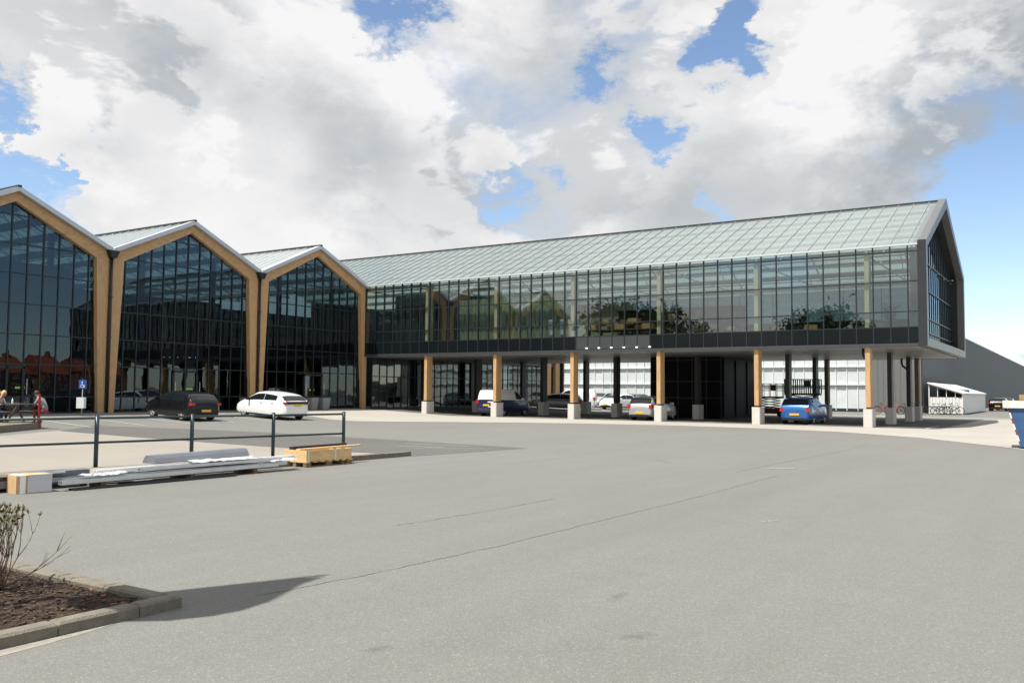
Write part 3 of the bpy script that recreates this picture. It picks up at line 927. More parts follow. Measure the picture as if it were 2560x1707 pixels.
for (x0, x1, y, hh) in ((17.6, 26.4, 5.6, 2.35), (26.6, 36.6, 4.6, 1.05)):
    bar('back_panel', sw, 'interior_dark', x0, x1, y + .5, y + .56, 0, hh)
    nz = 3 if hh > 2 else 2
    for q in range(nz + 1): bar('shelf', sw, 'wood_grey', x0, x1, y, y + .5, hh * q / nz - (.04 if q else 0), hh * q / nz + (0 if q else .04))
    x = x0
    while x < x1 - .5:
        for q in range(nz):
            if rr.random() < .75:
                w_ = rr.uniform(.3, .8); h_ = rr.uniform(.3, .9) * hh / nz * .8
                bar('box', sw, rr.choice(['wood_dark', 'interior_dark', 'cardboard', 'wood_grey', 'pot_grey']), x, x + w_, y + .02, y + .45, hh * q / nz + .041, hh * q / nz + .041 + h_)
        x += .95
pw = thing('partition_wall', 'olive curtained partition behind the upper glazing near the halls', 'partition', (0, 0, UF))
for k in range(11):
    x = 5.9 + k * .84
    mb = MB()
    P = [(x + .84 * t / 8, 3.4 + .05 * math.sin(t * math.pi / 2)) for t in range(9)]
    mb.extrude([(p[0], p[1], 0) for p in P] + [(p[0], p[1] + .03, 0) for p in reversed(P)], (0, 0, 3.4))
    mb.build('curtain', 'curtain', pw)
w2 = thing('upper_room', 'dark panelled room on the upper floor beside the halls', 'room', (0, 0, UF))
bar('room_wall', w2, 'interior_dark', .3, 5.4, 3.0, 3.2, 0, 4.0)
bar('room_side', w2, 'interior_dark', 5.4, 5.6, 3.0, 9.0, 0, 4.0)
bar('back_partition', w2, 'interior_wall', 6.0, 17.4, 8.6, 8.8, 0, 3.2)
for k, x in enumerate((14.9, 15.7)):
    t = thing('poster_board', ['wider white poster board standing behind the upper glazing', 'narrow white poster board beside the wider one'][k], 'board', (x, 1.6, UF), 0, 'white boards')
    MB().box(-.2 + .1 * k, .2 - .06 * k, -.02, .02, .55, 1.55).build('panel', 'sign_white', t)
    MB().box(-.03, .03, -.02, .02, 0, .55).build('leg', 'metal_black', t)

# ------------------------------------------------------------------ buildings behind
fw = thing('foil_greenhouse', 'white film covered greenhouse wall behind the raised wing', 'greenhouse', (0, 41.5, 0))
X0, X1 = -14.0, 26.8
nb = 40; bw = (X1 - X0) / nb
for k in range(nb):
    for z0, z1 in ((.32, 2.55), (2.68, 4.3), (4.43, 6.6)):
        link('film_panel', unit_box('film_white'), fw, (X0 + (k + .5) * bw, .06, (z0 + z1) / 2), (R(random.gauss(0, .9)), 0, R(random.gauss(0, .5))), (bw - .05, .02, z1 - z0))
    bar('post', fw, 'film_rail', X0 + k * bw - .03, X0 + k * bw + .03, -.05, .03, .1, 6.6)
for z in (2.615, 4.365): bar('rail', fw, 'film_rail', X0, X1, -.16, .05, z - .05, z + .05)
bar('base_board', fw, 'metal_dark', X0, X1, 0, .1, 0, .3)
bar('corner_post', fw, 'film_rail', X1, X1 + .14, -.06, .1, 0, 6.7)
bar('rear_volume', fw, 'clad_light', X0, X1, .35, 30, 0, 6.5)
gw = thing('grey_warehouse', 'long grey metal clad warehouse beyond the bicycle shelter', 'warehouse', (0, 0, 0))
bar('front_wall', gw, 'clad_light', 26.98, 31.45, 41.2, 41.4, 0, 8.6)
for k in range(9): bar('cladding_rib', gw, 'clad_light', 27.1 + k * .5, 27.16 + k * .5, 41.16, 41.2, 0, 8.6)
bar('side_wall', gw, 'steel_clad', 31.3, 31.56, 41.42, 230, 0, 8.8)
bar('roof_edge', gw, 'trim_light', 31.2, 31.64, 41.2, 230, 8.80, 8.95)
bar('inner_volume', gw, 'clad_light', 5, 31.3, 71.8, 230, 0, 8.6)
# bicycle shelter
sh = thing('bicycle_shelter', 'white lean-to bicycle shelter with sloping roof beside the warehouse', 'shelter', (34.0, 37.4, 0))
mb = MB(); mb.extrude([(-1.5, -.3, 2.72), (1.4, -.3, 1.80), (1.4, -.3, 1.88), (-1.5, -.3, 2.80)], (0, 20.6, 0)); mb.build('roof', 'shed_white', sh)
for k in range(10): MB().box(-1.36 + k * .262, -1.36 + k * .262 + .24, -.04, .0, .08, 1.5).build('wall_board', 'shed_white', sh)
for k in range(40): MB().box(1.24, 1.28, -.02 + k * .505, -.02 + k * .505 + .485, .08, 1.79).build('side_board', 'shed_white', sh)
for x, z in ((-1.38, 2.68), (1.25, 1.83)):
    for y in (-.1, 20.1): MB().box(x - .04, x + .04, y - .04, y + .04, 0, z).build('post', 'shed_white', sh)
for x in (-.7, 0, .7): MB().box(x - .025, x + .025, -.10, -.05, 1.5, 2.68 - (x + 1.4) * .317).build('post', 'shed_white', sh)
MB().extrude([(-1.4, -.12, 2.60), (1.3, -.12, 1.74), (1.3, -.12, 1.81), (-1.4, -.12, 2.68)], (0, .05, 0)).build('verge_board', 'shed_white', sh)
MB().box(-1.36, 1.2, 6.0, 6.05, .08, 2.2).build('inner_wall', 'interior_dark', sh)

# ------------------------------------------------------------------ bicycles
def bike_parts(root, mt):
    for x in (-.52, .52):
        w = MB()
        N = 20
        w.tube([(x + .33 * math.cos(2 * math.pi * k / N), 0, .34 + .33 * math.sin(2 * math.pi * k / N)) for k in range(N + 1)], .028, 5)
        for k in range(8):
            a = math.pi * k / 8
            w.tube([(x - .32 * math.cos(a), 0, .34 - .32 * math.sin(a)), (x + .32 * math.cos(a), 0, .34 + .32 * math.sin(a))], .003, 3)
        w.build('wheel', 'tyre', root)
    f = MB()
    bb, st, hd, ra, fa = (-.05, 0, .30), (-.2, 0, .78), (.36, 0, .80), (-.52, 0, .34), (.52, 0, .34)
    for a, b in ((bb, st), (st, hd), (bb, (.39, 0, .68)), (bb, ra), (st, ra), ((.34, 0, .92), (.42, 0, .55)), ((.42, 0, .55), fa)): f.tube([a, b], .027, 6)
    f.build('frame', mt, root)
    MB().tube([(.30, -.28, .98), (.36, -.1, 1.02), (.36, .1, 1.02), (.30, .28, .98)], .014, 6).build('handlebar', 'metal_black', root)
    MB().tube([(-.2, 0, .78), (-.23, 0, .90)], .014, 6).box(-.36, -.10, -.07, .07, .90, .95).build('saddle', 'metal_black', root)
    MB().box(-.78, -.30, -.06, .06, .70, .72).build('rack', 'metal_black', root)
mat('bike_red', (.35, .02, .02), .35); mat('bike_grey', (.35, .35, .36), .35, metal=.5); mat('bike_blue', (.05, .16, .35), .35)
BK = [(33.3, 36.6, .15, 'bike_grey', 'grey bicycle leaning out of the white shelter'), (33.7, 36.3, .1, 'trim_black', 'black bicycle parked in the white shelter behind a grey one'),
      (34.2, 36.1, .25, 'bike_grey', 'silver bicycle at the open side of the white shelter'), (34.6, 36.7, .0, 'trim_black', 'black bicycle nearest the shelter corner post'),
      (29.6, 33.2, .3, 'bike_red', 'red bicycle parked between the undercroft columns'), (30.3, 34.2, .2, 'bike_red', 'red bicycle beside another red one behind the undercroft'),
      (31.2, 34.6, .4, 'bike_blue', 'blue bicycle parked behind the undercroft columns'), (31.9, 35.6, .2, 'trim_black', 'black bicycle by the warehouse corner')]
for (x, y, a, mt_, lb) in BK:
    t = thing('bicycle', lb, 'bicycle', (x, y, 0), a, 'parked bicycles')
    bike_parts(t, mt_)

# ------------------------------------------------------------------ cars
def lerp(a, b, t): return a + (b - a) * t
def interp(tab, x):
    if x <= tab[0][0]: return tab[0][1]
    for (a, za), (b, zb) in zip(tab, tab[1:]):
        if x <= b:
            t = (x - a) / (b - a)
            return lerp(za, zb, t)
    return tab[-1][1]
class CarShape:
    def __init__(s, L, Wd, H, prof, belt, bot=.22):
        s.L, s.W, s.H, s.prof, s.belt, s.bot = L, Wd, H, prof, belt, bot
    def section(s, x):
        h = s.L / 2
        zt = interp(s.prof, x)
        e = max(0, abs(x) - (h - .55)) / .55
        w = s.W / 2 * (1 - .17 * e ** 2.2)
        zb = s.bot + .10 * max(0, e) ** 2
        zbelt = lerp(s.belt[0], s.belt[1], (x + h) / s.L)
        if zt > zbelt + .04:
            c = min(1, (zt - zbelt) / (s.H - zbelt))
            wr = w * (1 - .24 * c ** .8); z5 = zbelt
        else:
            c = 0; z5 = max(zb + .1, zt - .09); wr = w * .86
        w5 = w * .965
        zm = zb + (z5 - zb) * .62
        P = [(0, zb), (w * .86, zb), (w * .965, zb + .05), (w * .99, zb + .22 * (z5 - zb)), (w, lerp(zb, z5, .45)), (w * .995, zm), (w5, z5)]
        z7 = zt - .075 * (.35 + .65 * c)
        P += [(lerp(w5, wr, .5), lerp(z5, z7, .52)), (wr, z7), (wr * .93, zt - .028), (wr * .70, zt - .010), (wr * .35, zt - .002), (0, zt)]
        return P, (w5, z5), (wr, z7), zt
def make_car(name, label, shp, loc, heading, paint, group='parked cars', lower=None, wr=.31, axle=(None, None), windows='hatch', lights='vert', rimmat='rim'):
    T = thing(name, label, 'van' if 'van' in name else 'car', (loc[0], loc[1], zg(loc[0])), heading, group)
    L, Wd, H = shp.L, shp.W, shp.H
    if 0 < loc[0] < 8: T.rotation_euler = (0, math.atan(.045 * math.cos(heading)), heading)
    xs = [-L / 2] + [-L / 2 + .03, -L / 2 + .09, -L / 2 + .2] + [-L / 2 + .34 + (L - .68) * k / 40 for k in range(41)] + [L / 2 - .2, L / 2 - .09, L / 2 - .03, L / 2]
    loops = []
    mb = MB()
    for x in xs:
        P, *_ = shp.section(x)
        k = 1.0
        if abs(abs(x) - L / 2) < .001: k = .90
        elif abs(abs(x) - L / 2) < .04: k = .96
        zc = .55
        pts = [(p[0] * k, zc + (p[1] - zc) * (k if p[1] > zc else 1)) for p in P]
        full = [(x, p[0], p[1]) for p in pts] + [(x, -p[0], p[1]) for p in reversed(pts[1:-1])]
        i = len(mb.v); mb.v += full; loops.append((i, len(full)))
    def mi_of(fi):
        z = sum(mb.v[q][2] for q in fi) / len(fi)
        return 1 if (lower and z < lower[1]) else 0
    for (a, n), (b, _) in zip(loops, loops[1:]):
        for j in range(n):
            j2 = (j + 1) % n
            fi = [a + j, a + j2, b + j2, b + j]
            mb.f.append(fi); mb.mi.append(mi_of(fi))
    for (a, n) in (loops[0], loops[-1]):
        half = n // 2
        for j in range(half):                 # cap in strips so that the two tones can meet
            fi = [a + j, a + j + 1, a + (n - j - 1) % n, a + (n - j) % n]
            fi = list(dict.fromkeys(fi))
            if len(fi) >= 3: mb.f.append(fi); mb.mi.append(mi_of(fi))
    me = mb.mesh('body', [paint, lower[0] if lower else paint, 'trim_black'], True)
    body = link('body', me, T)
    fa = axle[1] if axle[1] is not None else L / 2 - .86
    rx = axle[0] if axle[0] is not None else -L / 2 + .80
    # wheel arches cut out of the body
    cut = MB()
    for x in (fa, rx):
        for s in (-1, 1):
            cut.lathe([(.01, s * (Wd / 2 - .26)), (wr + .055, s * (Wd / 2 - .26)), (wr + .055, s * (Wd / 2 + .2)), (.01, s * (Wd / 2 + .2))], 24, 'Y', 0, (x, 0, wr))
    cme = cut.mesh('cut', 'trim_black')
    co = link('cut', cme)
    md = body.modifiers.new('b', 'BOOLEAN'); md.operation = 'DIFFERENCE'; md.object = co; md.solver = 'EXACT'
    try: md.material_mode = 'TRANSFER'
    except Exception: pass
    dg = bpy.context.evaluated_depsgraph_get(); dg.update()
    ne = bpy.data.meshes.new_from_object(body.evaluated_get(dg))
    body.modifiers.clear()
    if len(ne.polygons) > 200:
        body.data = ne
        bm = bmesh.new(); bm.from_mesh(ne)
        for e in bm.edges:
            if len(e.link_faces) == 2 and e.calc_face_angle(0) > R(38): e.smooth = False
        bm.to_mesh(ne); bm.free()
    bpy.data.objects.remove(co); bpy.data.meshes.remove(cme)
    # wheels
    ty = MB(); ty.lathe([(wr * .62, -.10), (wr * .93, -.105), (wr, -.07), (wr, .07), (wr * .93, .105), (wr * .62, .10)], 28)
    tym = ty.mesh('tyre', 'tyre', True)
    for x in (fa, rx):
        for s in (-1, 1):
            wo = link('wheel', tym, T, (x, s * (Wd / 2 - .125), wr))
            rm = MB(); rm.lathe([(.02, s * .075), (wr * .62, s * .075), (wr * .66, s * .108), (wr * .60, s * .108), (wr * .57, s * .08), (.02, s * .08)], 24)
            for q in range(5):
                M = Matrix.Rotation(2 * math.pi * q / 5, 4, 'Y')
                rm.box(.03, wr * .6, s * .085, s * .106, -.028, .028, 0, M)
            rm.lathe([(.0, s * .085), (.05, s * .085), (.05, s * .112), (.0, s * .112)], 12)
            rm.build('rim', [rimmat], wo)
    # glazing
    def side(x0, x1, s, lo=.10, hi=.90):
        q = MB(); n = 10; prev = None
        for k in range(n + 1):
            x = lerp(x0, x1, k / n)
            P, p5, p7, zt = shp.section(x)
            a = (lerp(p5[0], p7[0], lo) + .010, lerp(p5[1], p7[1], lo)); b = (lerp(p5[0], p7[0], hi) + .012, lerp(p5[1], p7[1], hi))
            mid = (lerp(p5[0], p7[0], .5) + .013, lerp(p5[1], p7[1], .52))
            cur = [(x, s * a[0], a[1]), (x, s * mid[0], mid[1]), (x, s * b[0], b[1])]
            if prev:
                q.poly([prev[0], cur[0], cur[1], prev[1]]); q.poly([prev[1], cur[1], cur[2], prev[2]])
            prev = cur
        return q.build('side_window', 'car_glass', T, True)
    def screen(x0, x1, name, wf=.90, d=.012):
        q = MB(); n = 6; m_ = 8; rows = []
        for k in range(n + 1):
            x = lerp(x0, x1, k / n)
            P, p5, p7, zt = shp.section(x)
            dz = interp(shp.prof, x + .02) - interp(shp.prof, x - .02)
            nr = Vector((-dz, .04)).normalized() * d
            row = []
            for j in range(m_ + 1):
                u = -1 + 2 * j / m_
                y = u * p7[0] * wf
                ay = abs(y)
                z = None
                Q = P[8:][::-1]
                for (ya, za), (yb, zb) in zip(Q, Q[1:]):
                    if ya <= ay <= yb: z = lerp(za, zb, (ay - ya) / max(1e-6, yb - ya)); break
                if z is None: z = p7[1]
                row.append((x + nr[0], y, z + nr[1]))
            rows.append(row)
        for r0, r1 in zip(rows, rows[1:]):
            for j in range(m_): q.poly([r0[j], r0[j + 1], r1[j + 1], r1[j]])
        return q.build(name, 'car_glass', T, True)
    pr = shp.prof
    wsx = shp.ws; rwx = shp.rw
    screen(wsx[0], wsx[1], 'windshield')
    if windows != 'van':
        screen(rwx[0], rwx[1], 'rear_window', .95)
        for s in (-1, 1):
            side(shp.sw[1] + .018, shp.sw[2], s); side(shp.sw[0], shp.sw[1] - .018, s)
    else:
        for s in (-1, 1): side(shp.sw[1] + .05, shp.sw[2], s)
    # lamps
    hh = L / 2
    for s in (-1, 1):
        P, p5, p7, zt = shp.section(-hh + .16)
        wv = p5[0]
        if lights == 'vert':
            q = MB(); q.box(-hh - .005, -hh + .24, min(s * (wv - .16), s * (wv + .035)), max(s * (wv - .16), s * (wv + .035)), shp.tl[0], shp.tl[1])
        else:
            q = MB(); q.extrude([(-hh + .02, s * (wv + .03), shp.tl[0]), (-hh + .42, s * (wv + .035), shp.tl[1]), (-hh + .44, s * (wv + .035), shp.tl[1] - .06), (-hh + .02, s * (wv + .03), shp.tl[0] - .12)], (0, -s * .26, 0))
        q.build('tail_light', 'lamp_red', T)
        P, p5, p7, zt = shp.section(hh - .3)
        q = MB(); q.extrude([(hh - .52, s * (p5[0] + .03), zt - .10), (hh - .10, s * (p5[0] - .06), zt - .18), (hh - .08, s * (p5[0] - .08), zt - .30), (hh - .45, s * (p5[0] + .035), zt - .24)], (0, -s * .2, 0))
        q.build('headlight', 'lamp_white', T)
        P, p5, p7, zt = shp.section(shp.sw[2] - .15)
        q = MB(); q.box(shp.sw[2] - .26, shp.sw[2] - .14, min(s * p5[0], s * (p5[0] + .20)), max(s * p5[0], s * (p5[0] + .20)), p5[1] + .02, p5[1] + .15)
        q.build('mirror', shp.mir if hasattr(shp, 'mir') else paint, T)
        for xd in (shp.sw[0] + .35, shp.sw[1] + .2):
            P, p5, p7, zt = shp.section(xd)
            q = MB(); q.box(xd - .1, xd + .1, min(s * (p5[0] + .0), s * (p5[0] + .045)), max(s * (p5[0] + .0), s * (p5[0] + .045)), p5[1] - .13, p5[1] - .10)
            q.build('door_handle', paint, T)
    MB().box(-hh - .03, -hh + .05, -.26, .26, shp.pl, shp.pl + .115).build('number_plate', 'plate_yellow', T)
    MB().box(hh - .05, hh + .03, -.26, .26, .42, .53).build('number_plate', 'plate_yellow', T)
    MB().box(-hh - .015, -hh + .25, -Wd * .37, Wd * .37, .235, .36).build('bumper_trim', 'trim_black', T)
    MB().box(hh - .3, hh + .012, -Wd * .33, Wd * .33, .24, .40).build('grille', 'trim_black', T)
    for s in (-1, 1): MB().box(rx + wr + .08, fa - wr - .08, min(s * (Wd / 2 - .09), s * (Wd / 2 + .004)), max(s * (Wd / 2 - .09), s * (Wd / 2 + .004)), shp.bot - .02, shp.bot + .07).build('sill_trim', 'trim_black', T)
    return T
def shape(L, Wd, H, prof, belt, ws, rw, sw, tl, pl, bot=.2):
    s = CarShape(L, Wd, H, prof, belt, bot)
    s.ws, s.rw, s.sw, s.tl, s.pl = ws, rw, sw, tl, pl
    return s
EV = shape(4.45, 1.79, 1.50, [(-2.225, .84), (-2.19, .96), (-2.10, 1.04), (-1.80, 1.27), (-1.62, 1.365), (-1.2, 1.435), (-.5, 1.49), (.0, 1.50), (.45, 1.43), (1.30, 1.0), (1.62, .94), (1.93, .82), (2.14, .68), (2.225, .5)], (1.06, .90),
           (.53, 1.22), (-2.06, -1.70), (-1.45, -.35, 1.12), (.98, 1.04), .78)
LEON = shape(4.28, 1.82, 1.46, [(-2.14, .82), (-2.1, .96), (-2.02, 1.03), (-1.72, 1.30), (-1.55, 1.38), (-1.0, 1.44), (-.2, 1.46), (.35, 1.40), (1.12, 1.01), (1.5, .95), (1.9, .82), (2.06, .68), (2.14, .5)], (.97, .91),
             (.42, 1.05), (-1.98, -1.62), (-1.5, -.3, .98), (.80, .93), .48)
CORSA = shape(3.99, 1.74, 1.49, [(-1.995, .80), (-1.96, .93), (-1.9, .98), (-1.72, 1.28), (-1.60, 1.41), (-.9, 1.48), (-.1, 1.49), (.35, 1.42), (1.12, 1.03), (1.42, .96), (1.75, .82), (1.93, .66), (1.995, .5)], (.97, .93),
              (.42, 1.05), (-1.87, -1.63), (-1.5, -.3, .98), (.72, .98), .42)
SANDERO = shape(4.06, 1.75, 1.52, [(-2.03, .84), (-2.0, .95), (-1.95, 1.02), (-1.76, 1.30), (-1.62, 1.43), (-.9, 1.51), (-.1, 1.52), (.35, 1.46), (1.05, 1.06), (1.5, .98), (1.85, .84), (1.98, .68), (2.03, .5)], (.99, .95),
                (.42, .98), (-1.92, -1.66), (-1.5, -.3, .92), (.70, .92), .50)
VAN = shape(4.32, 1.83, 1.84, [(-2.16, .9), (-2.14, 1.1), (-2.08, 1.5), (-2.0, 1.76), (-1.9, 1.81), (-1.2, 1.84), (.2, 1.83), (.55, 1.75), (1.25, 1.18), (1.5, 1.10), (1.9, .98), (2.1, .8), (2.16, .55)], (1.12, 1.05),
            (.6, 1.18), (-2.1, -2.0), (-.3, .15, 1.1), (.85, 1.12), .70)
ESTATE = shape(4.6, 1.80, 1.47, [(-2.3, .82), (-2.26, .98), (-2.2, 1.02), (-1.98, 1.32), (-1.85, 1.40), (-1.0, 1.46), (-.2, 1.47), (.4, 1.40), (1.2, 1.0), (1.6, .93), (2.0, .82), (2.2, .66), (2.3, .5)], (.98, .92),
              (.48, 1.12), (-2.16, -1.9), (-1.8, -.3, 1.05), (.80, .95), .5)
mat('car_white', (.80, .80, .79), .25, coat=.6); mat('car_black', (.006, .006, .007), .3, spec=.3, coat=.25); mat('car_silver', (.50, .50, .50), .28, metal=.55, coat=.6)
mat('car_blue', (.02, .115, .36), .24, metal=.25, coat=.7); mat('car_navy', (.018, .022, .075), .25, coat=.6); mat('car_grey', (.20, .21, .22), .28, metal=.5, coat=.6)
mat('car_navy2', (.012, .02, .035), .4, coat=.1)
EV.mir = 'trim_black'
PI = math.pi
make_car('hatchback_car', 'white electric hatchback parked nose first before the glass halls', EV, (5.75, -13.82), PI - .07, 'car_white', lights='slant', wr=.335)
for o in [c for c in COL.objects if c.name.startswith('hatchback_car')][:1]:
    MB().box(-2.242, -2.03, -.70, .70, .89, 1.03).build('tailgate_trim', 'trim_black', o)
make_car('hatchback_car', 'black hatchback parked nose first before the glass halls', LEON, (4.85, -19.05), PI - .07, 'car_black', wr=.33)
make_car('hatchback_car', 'silver hatchback with its tail out between the timber columns', CORSA, (21.55, 2.9), PI / 2, 'car_silver')
make_car('hatchback_car', 'bright blue hatchback with its tail out under the wing', SANDERO, (30.7, 3.35), PI / 2, 'car_blue')
van = make_car('delivery_van', 'small delivery van, white above and navy below, under the wing', VAN, (10.25, 3.1), PI / 2, 'car_white', lower=('car_navy', 1.10), windows='van')
MB().box(-2.19, -2.13, -.70, -.12, .93, 1.0).build('lettering', 'sign_white', van)
MB().box(-2.17, -2.12, -.62, -.15, .62, .68).build('lettering', 'sign_white', van)
make_car('hatchback_car', 'white hatchback facing out before the white film wall', CORSA, (6.75, 28.0), -PI / 2 - .15, 'car_white')
make_car('estate_car', 'grey estate car parked in the undercroft shade', ESTATE, (5.2, 19.0), PI + .55, 'car_grey')
make_car('hatchback_car', 'silver hatchback beside the white one before the film wall', CORSA, (3.6, 31.0), -PI / 2 - .1, 'car_silver')
make_car('hatchback_car', 'grey hatchback, second one along from the white hatchback', LEON, (5.3, 34.6), -PI / 2 - .1, 'car_grey')
make_car('delivery_van', 'white van parked behind the grey estate car', VAN, (4.3, 23.6), PI + .4, 'car_white', windows='van')
make_car('estate_car', 'black estate car parked beside the grey warehouse', ESTATE, (36.2, 62.5), PI / 2, 'car_black')
make_car('hatchback_car', 'dark blue hatchback parked beside the grey warehouse', LEON, (36.3, 70), -PI / 2, 'car_navy2')

# ------------------------------------------------------------------ railing
P0, P1 = Vector((25.85, -41.5, 0)), Vector((27.52, -30.75, 0))
posts_t = [(k / 5) for k in range(6)]
fn = thing('metal_railing', 'dark teal tubular metal railing along the pale forecourt', 'railing', tuple(P0))
dv = P1 - P0
for t in posts_t:
    p = dv * t
    q = MB(); q.tube([(p.x, p.y, -.05), (p.x, p.y, 1.10)], .045, 12); q.build('post', 'fence_teal', fn, True)
    q = MB(); q.lathe([(.0, 1.10), (.047, 1.10), (.047, 1.11), (.0, 1.12)], 12, 'Z', 0, (p.x, p.y, 0)); q.build('post_cap', 'fence_teal', fn)
for z in (1.05, .53):
    q = MB(); q.tube([(0, 0, z), (dv.x, dv.y, z)], .026, 10); q.build('rail', 'fence_teal', fn, True)
# kerb stones along the forecourt edge
kb = thing('kerb', 'low concrete kerb edging the pale forecourt beside the crate', 'kerb', (29.45, -30.35, 0))
for k in range(13):
    y0 = -k * 1.0
    bar('kerb_stone', kb, 'kerb', -.11 - .02 * k * .9, .09 - .02 * k * .9, y0 - .992, y0, -.03, .115 + .004 * (k % 3))
# ------------------------------------------------------------------ pallet with crate and planks
pal = thing('pallet', 'wooden pallet under the plywood crate', 'pallet', (29.62, -33.75, 0), R(88))
for y in (-.33, 0, .33):
    for x in (-.62, 0, .62): MB().box(x - .07, x + .07, y - .05, y + .05, .02, .10).build('block', 'wood_dark', pal)
    MB().box(-.70, .70, y - .05, y + .05, .0, .02).build('bottom_board', 'wood_dark', pal)
for k in range(7): MB().box(-.70 + k * .215, -.70 + k * .215 + .11, -.40, .40, .10, .122).build('deck_board', 'wood_new', pal)
cr = thing('plywood_crate', 'open pine crate with grey tape bands on a pallet', 'crate', (29.62, -33.75, .124), R(88))
for s in (-1, 1):
    MB().box(-.68, .68, s * .36 - .014, s * .36 + .014, 0, .24).build('side_board', 'wood_new', cr)
    MB().box(s * .665 - .014, s * .665 + .014, -.345, .345, 0, .24).build('end_board', 'wood_new', cr)
    MB().box(.40 * s - .05 - .2, .40 * s + .0 - .2, -.378, -.375, -.0, .243).build('tape_band', 'alu', cr)
MB().box(-.66, .66, -.34, .34, .0, .02).build('base_board', 'wood_new', cr)
tag(MB().box(-.9, .95, -.06, .06, 0, .035).build('plank', 'wood_new', None, loc=(29.72, -33.5, .366), rot=(0, R(-.8), R(86))), 'pale pine plank laid across the plywood crate', 'plank')
tag(MB().box(-.82, .80, -.05, .05, 0, .06).build('steel_bar', 'metal_black', None, loc=(29.45, -33.55, .375), rot=(0, R(-.8), R(86))), 'black steel bar lying beside the plank on the crate', 'bar')
# ------------------------------------------------------------------ bundles of aluminium profiles
def profile(name, a, b, w, h, mt, lb, cat, open_=True):
    a, b = Vector(a), Vector(b); t = b - a; L_ = t.length
    q = MB()
    if open_:
        q.box(0, L_, -w / 2, w / 2, 0, .012); q.box(0, L_, -w / 2, -w / 2 + .012, .012, h); q.box(0, L_, w / 2 - .012, w / 2, .012, h)
        q.box(0, L_, -w / 2 + .012, -w / 2 + .035, h - .012, h); q.box(0, L_, w / 2 - .035, w / 2 - .012, h - .012, h)
    else:
        q.box(0, L_, -w / 2, w / 2, 0, h)
    o = q.build(name, mt, None, loc=a, rot=(0, -math.asin(t.z / L_), math.atan2(t.y, t.x)))
    return tag(o, lb, cat, 'building profiles lying on the asphalt')
PY0, PY1 = -42.6, -35.2
BUN = [(30.14, .10, -40.05, -35.45, .12, .07, 'alu', 'bright aluminium profile lying outermost in the bundle'), (29.99, .11, -39.9, -35.1, .11, .07, 'alu', 'second aluminium profile in from the outer edge of the bundle'),
       (29.84, .11, -39.6, -35.7, .13, .07, 'plastic_grey', 'grey plastic profile in the middle of the bundle'), (29.67, .11, -40.0, -34.95, .12, .06, 'alu', 'flat aluminium profile on the railing side of the bundle'),
       (30.08, .225, -38.6, -35.3, .10, .05, 'alu', 'short bright aluminium profile on top of the bundle'), (29.90, .21, -39.3, -34.8, .12, .07, 'white_steel', 'white coated profile on top of the bundle'), (29.74, .205, -38.9, -35.9, .10, .05, 'alu', 'thin aluminium profile on top beside the railing'),
       (29.52, .06, -42.9, -38.4, .15, .12, 'plastic_grey', 'thick grey profile running past the box'), (29.36, .03, -43.0, -37.9, .13, .10, 'metal_dark', 'dark steel profile nearest the railing'), (29.44, .185, -42.6, -39.2, .12, .08, 'plastic_grey', 'grey profile resting on two others behind the box'),
       (30.22, .004, -39.9, -36.6, .16, .03, 'metal_dark', 'dark steel strip flat on the asphalt before the bundle'), (29.6, .25, -41.9, -39.7, .09, .05, 'alu', 'short bright profile end lying high behind the box')]
for (x_, z, y0, y1, w, h, mt_, lb) in BUN:
    profile('metal_profile', (x_ + random.uniform(-.04, .02), y0, z), (x_ + random.uniform(0, .07), y1, z + random.uniform(0, .012)), w, h, mt_, lb, 'profile')
for y, lb in ((-39.3, 'timber batten under the profiles next to the cardboard box'), (-37.5, 'timber batten under the middle of the aluminium profiles'), (-36.0, 'timber batten under the profiles next to the plywood crate')):
    tag(MB().box(-.40, .22, -.05, .05, 0, .108).build('timber_batten', 'wood_dark', None, loc=(29.93, y, .0)), lb, 'batten', 'battens under the profiles')
# grey roofing sheet roll lying on top
q = MB()
for k in range(5):
    a0 = [(.0, -.17 + .085 * k, .0 + .035 * (k % 2)), (2.1, -.17 + .085 * k, .0 + .035 * (k % 2))]
pts = []
for k in range(9):
    pts.append((0, -.20 + .05 * k, .05 + .13 * min(1, 1.6 * math.sin(math.pi * k / 8))))
pts += [(0, .20, .035), (0, -.20, .035)]
q.extrude(pts, (2.15, 0, 0))
tag(q.build('ridge_sheet', 'plastic_grey', None, loc=(29.66, -38.1, .27), rot=(0, R(-1), R(89))), 'slate grey folded metal sheet lying on the profiles', 'sheet')
# crumpled wrapping film
def film(cx, cy, cz, lx, ly, rz, lb, seed):
    rr = random.Random(seed); q = MB(); n, m_ = 16, 6; V = []
    for i in range(n):
        row = []
        for j in range(m_):
            row.append(((i / (n - 1) - .5) * lx, (j / (m_ - 1) - .5) * ly + rr.uniform(-.02, .02), .035 * math.cos((j / (m_ - 1) - .5) * 3) + rr.uniform(0, .028)))
        V.append(row)
    for i in range(n - 1):
        for j in range(m_ - 1): q.poly([V[i][j], V[i + 1][j], V[i + 1][j + 1], V[i][j + 1]])
    o = q.build('wrapping_film', 'wrap_film', None, loc=(cx, cy, cz), rot=(0, 0, rz))
    sm = o.modifiers.new('t', 'SOLIDIFY'); sm.thickness = .003
    tag(o, lb, 'film', 'wrapping film on the profiles')
film(29.95, -36.7, .285, 1.5, .30, R(89), 'white wrapping film lying over the middle of the profiles', 3)
film(30.05, -35.3, .20, .7, .34, R(86), 'crumpled clear film on the far end of the profiles', 5)
film(30.12, -39.3, .20, .8, .22, R(89), 'clear film wrapped round the near end of the profiles', 8)
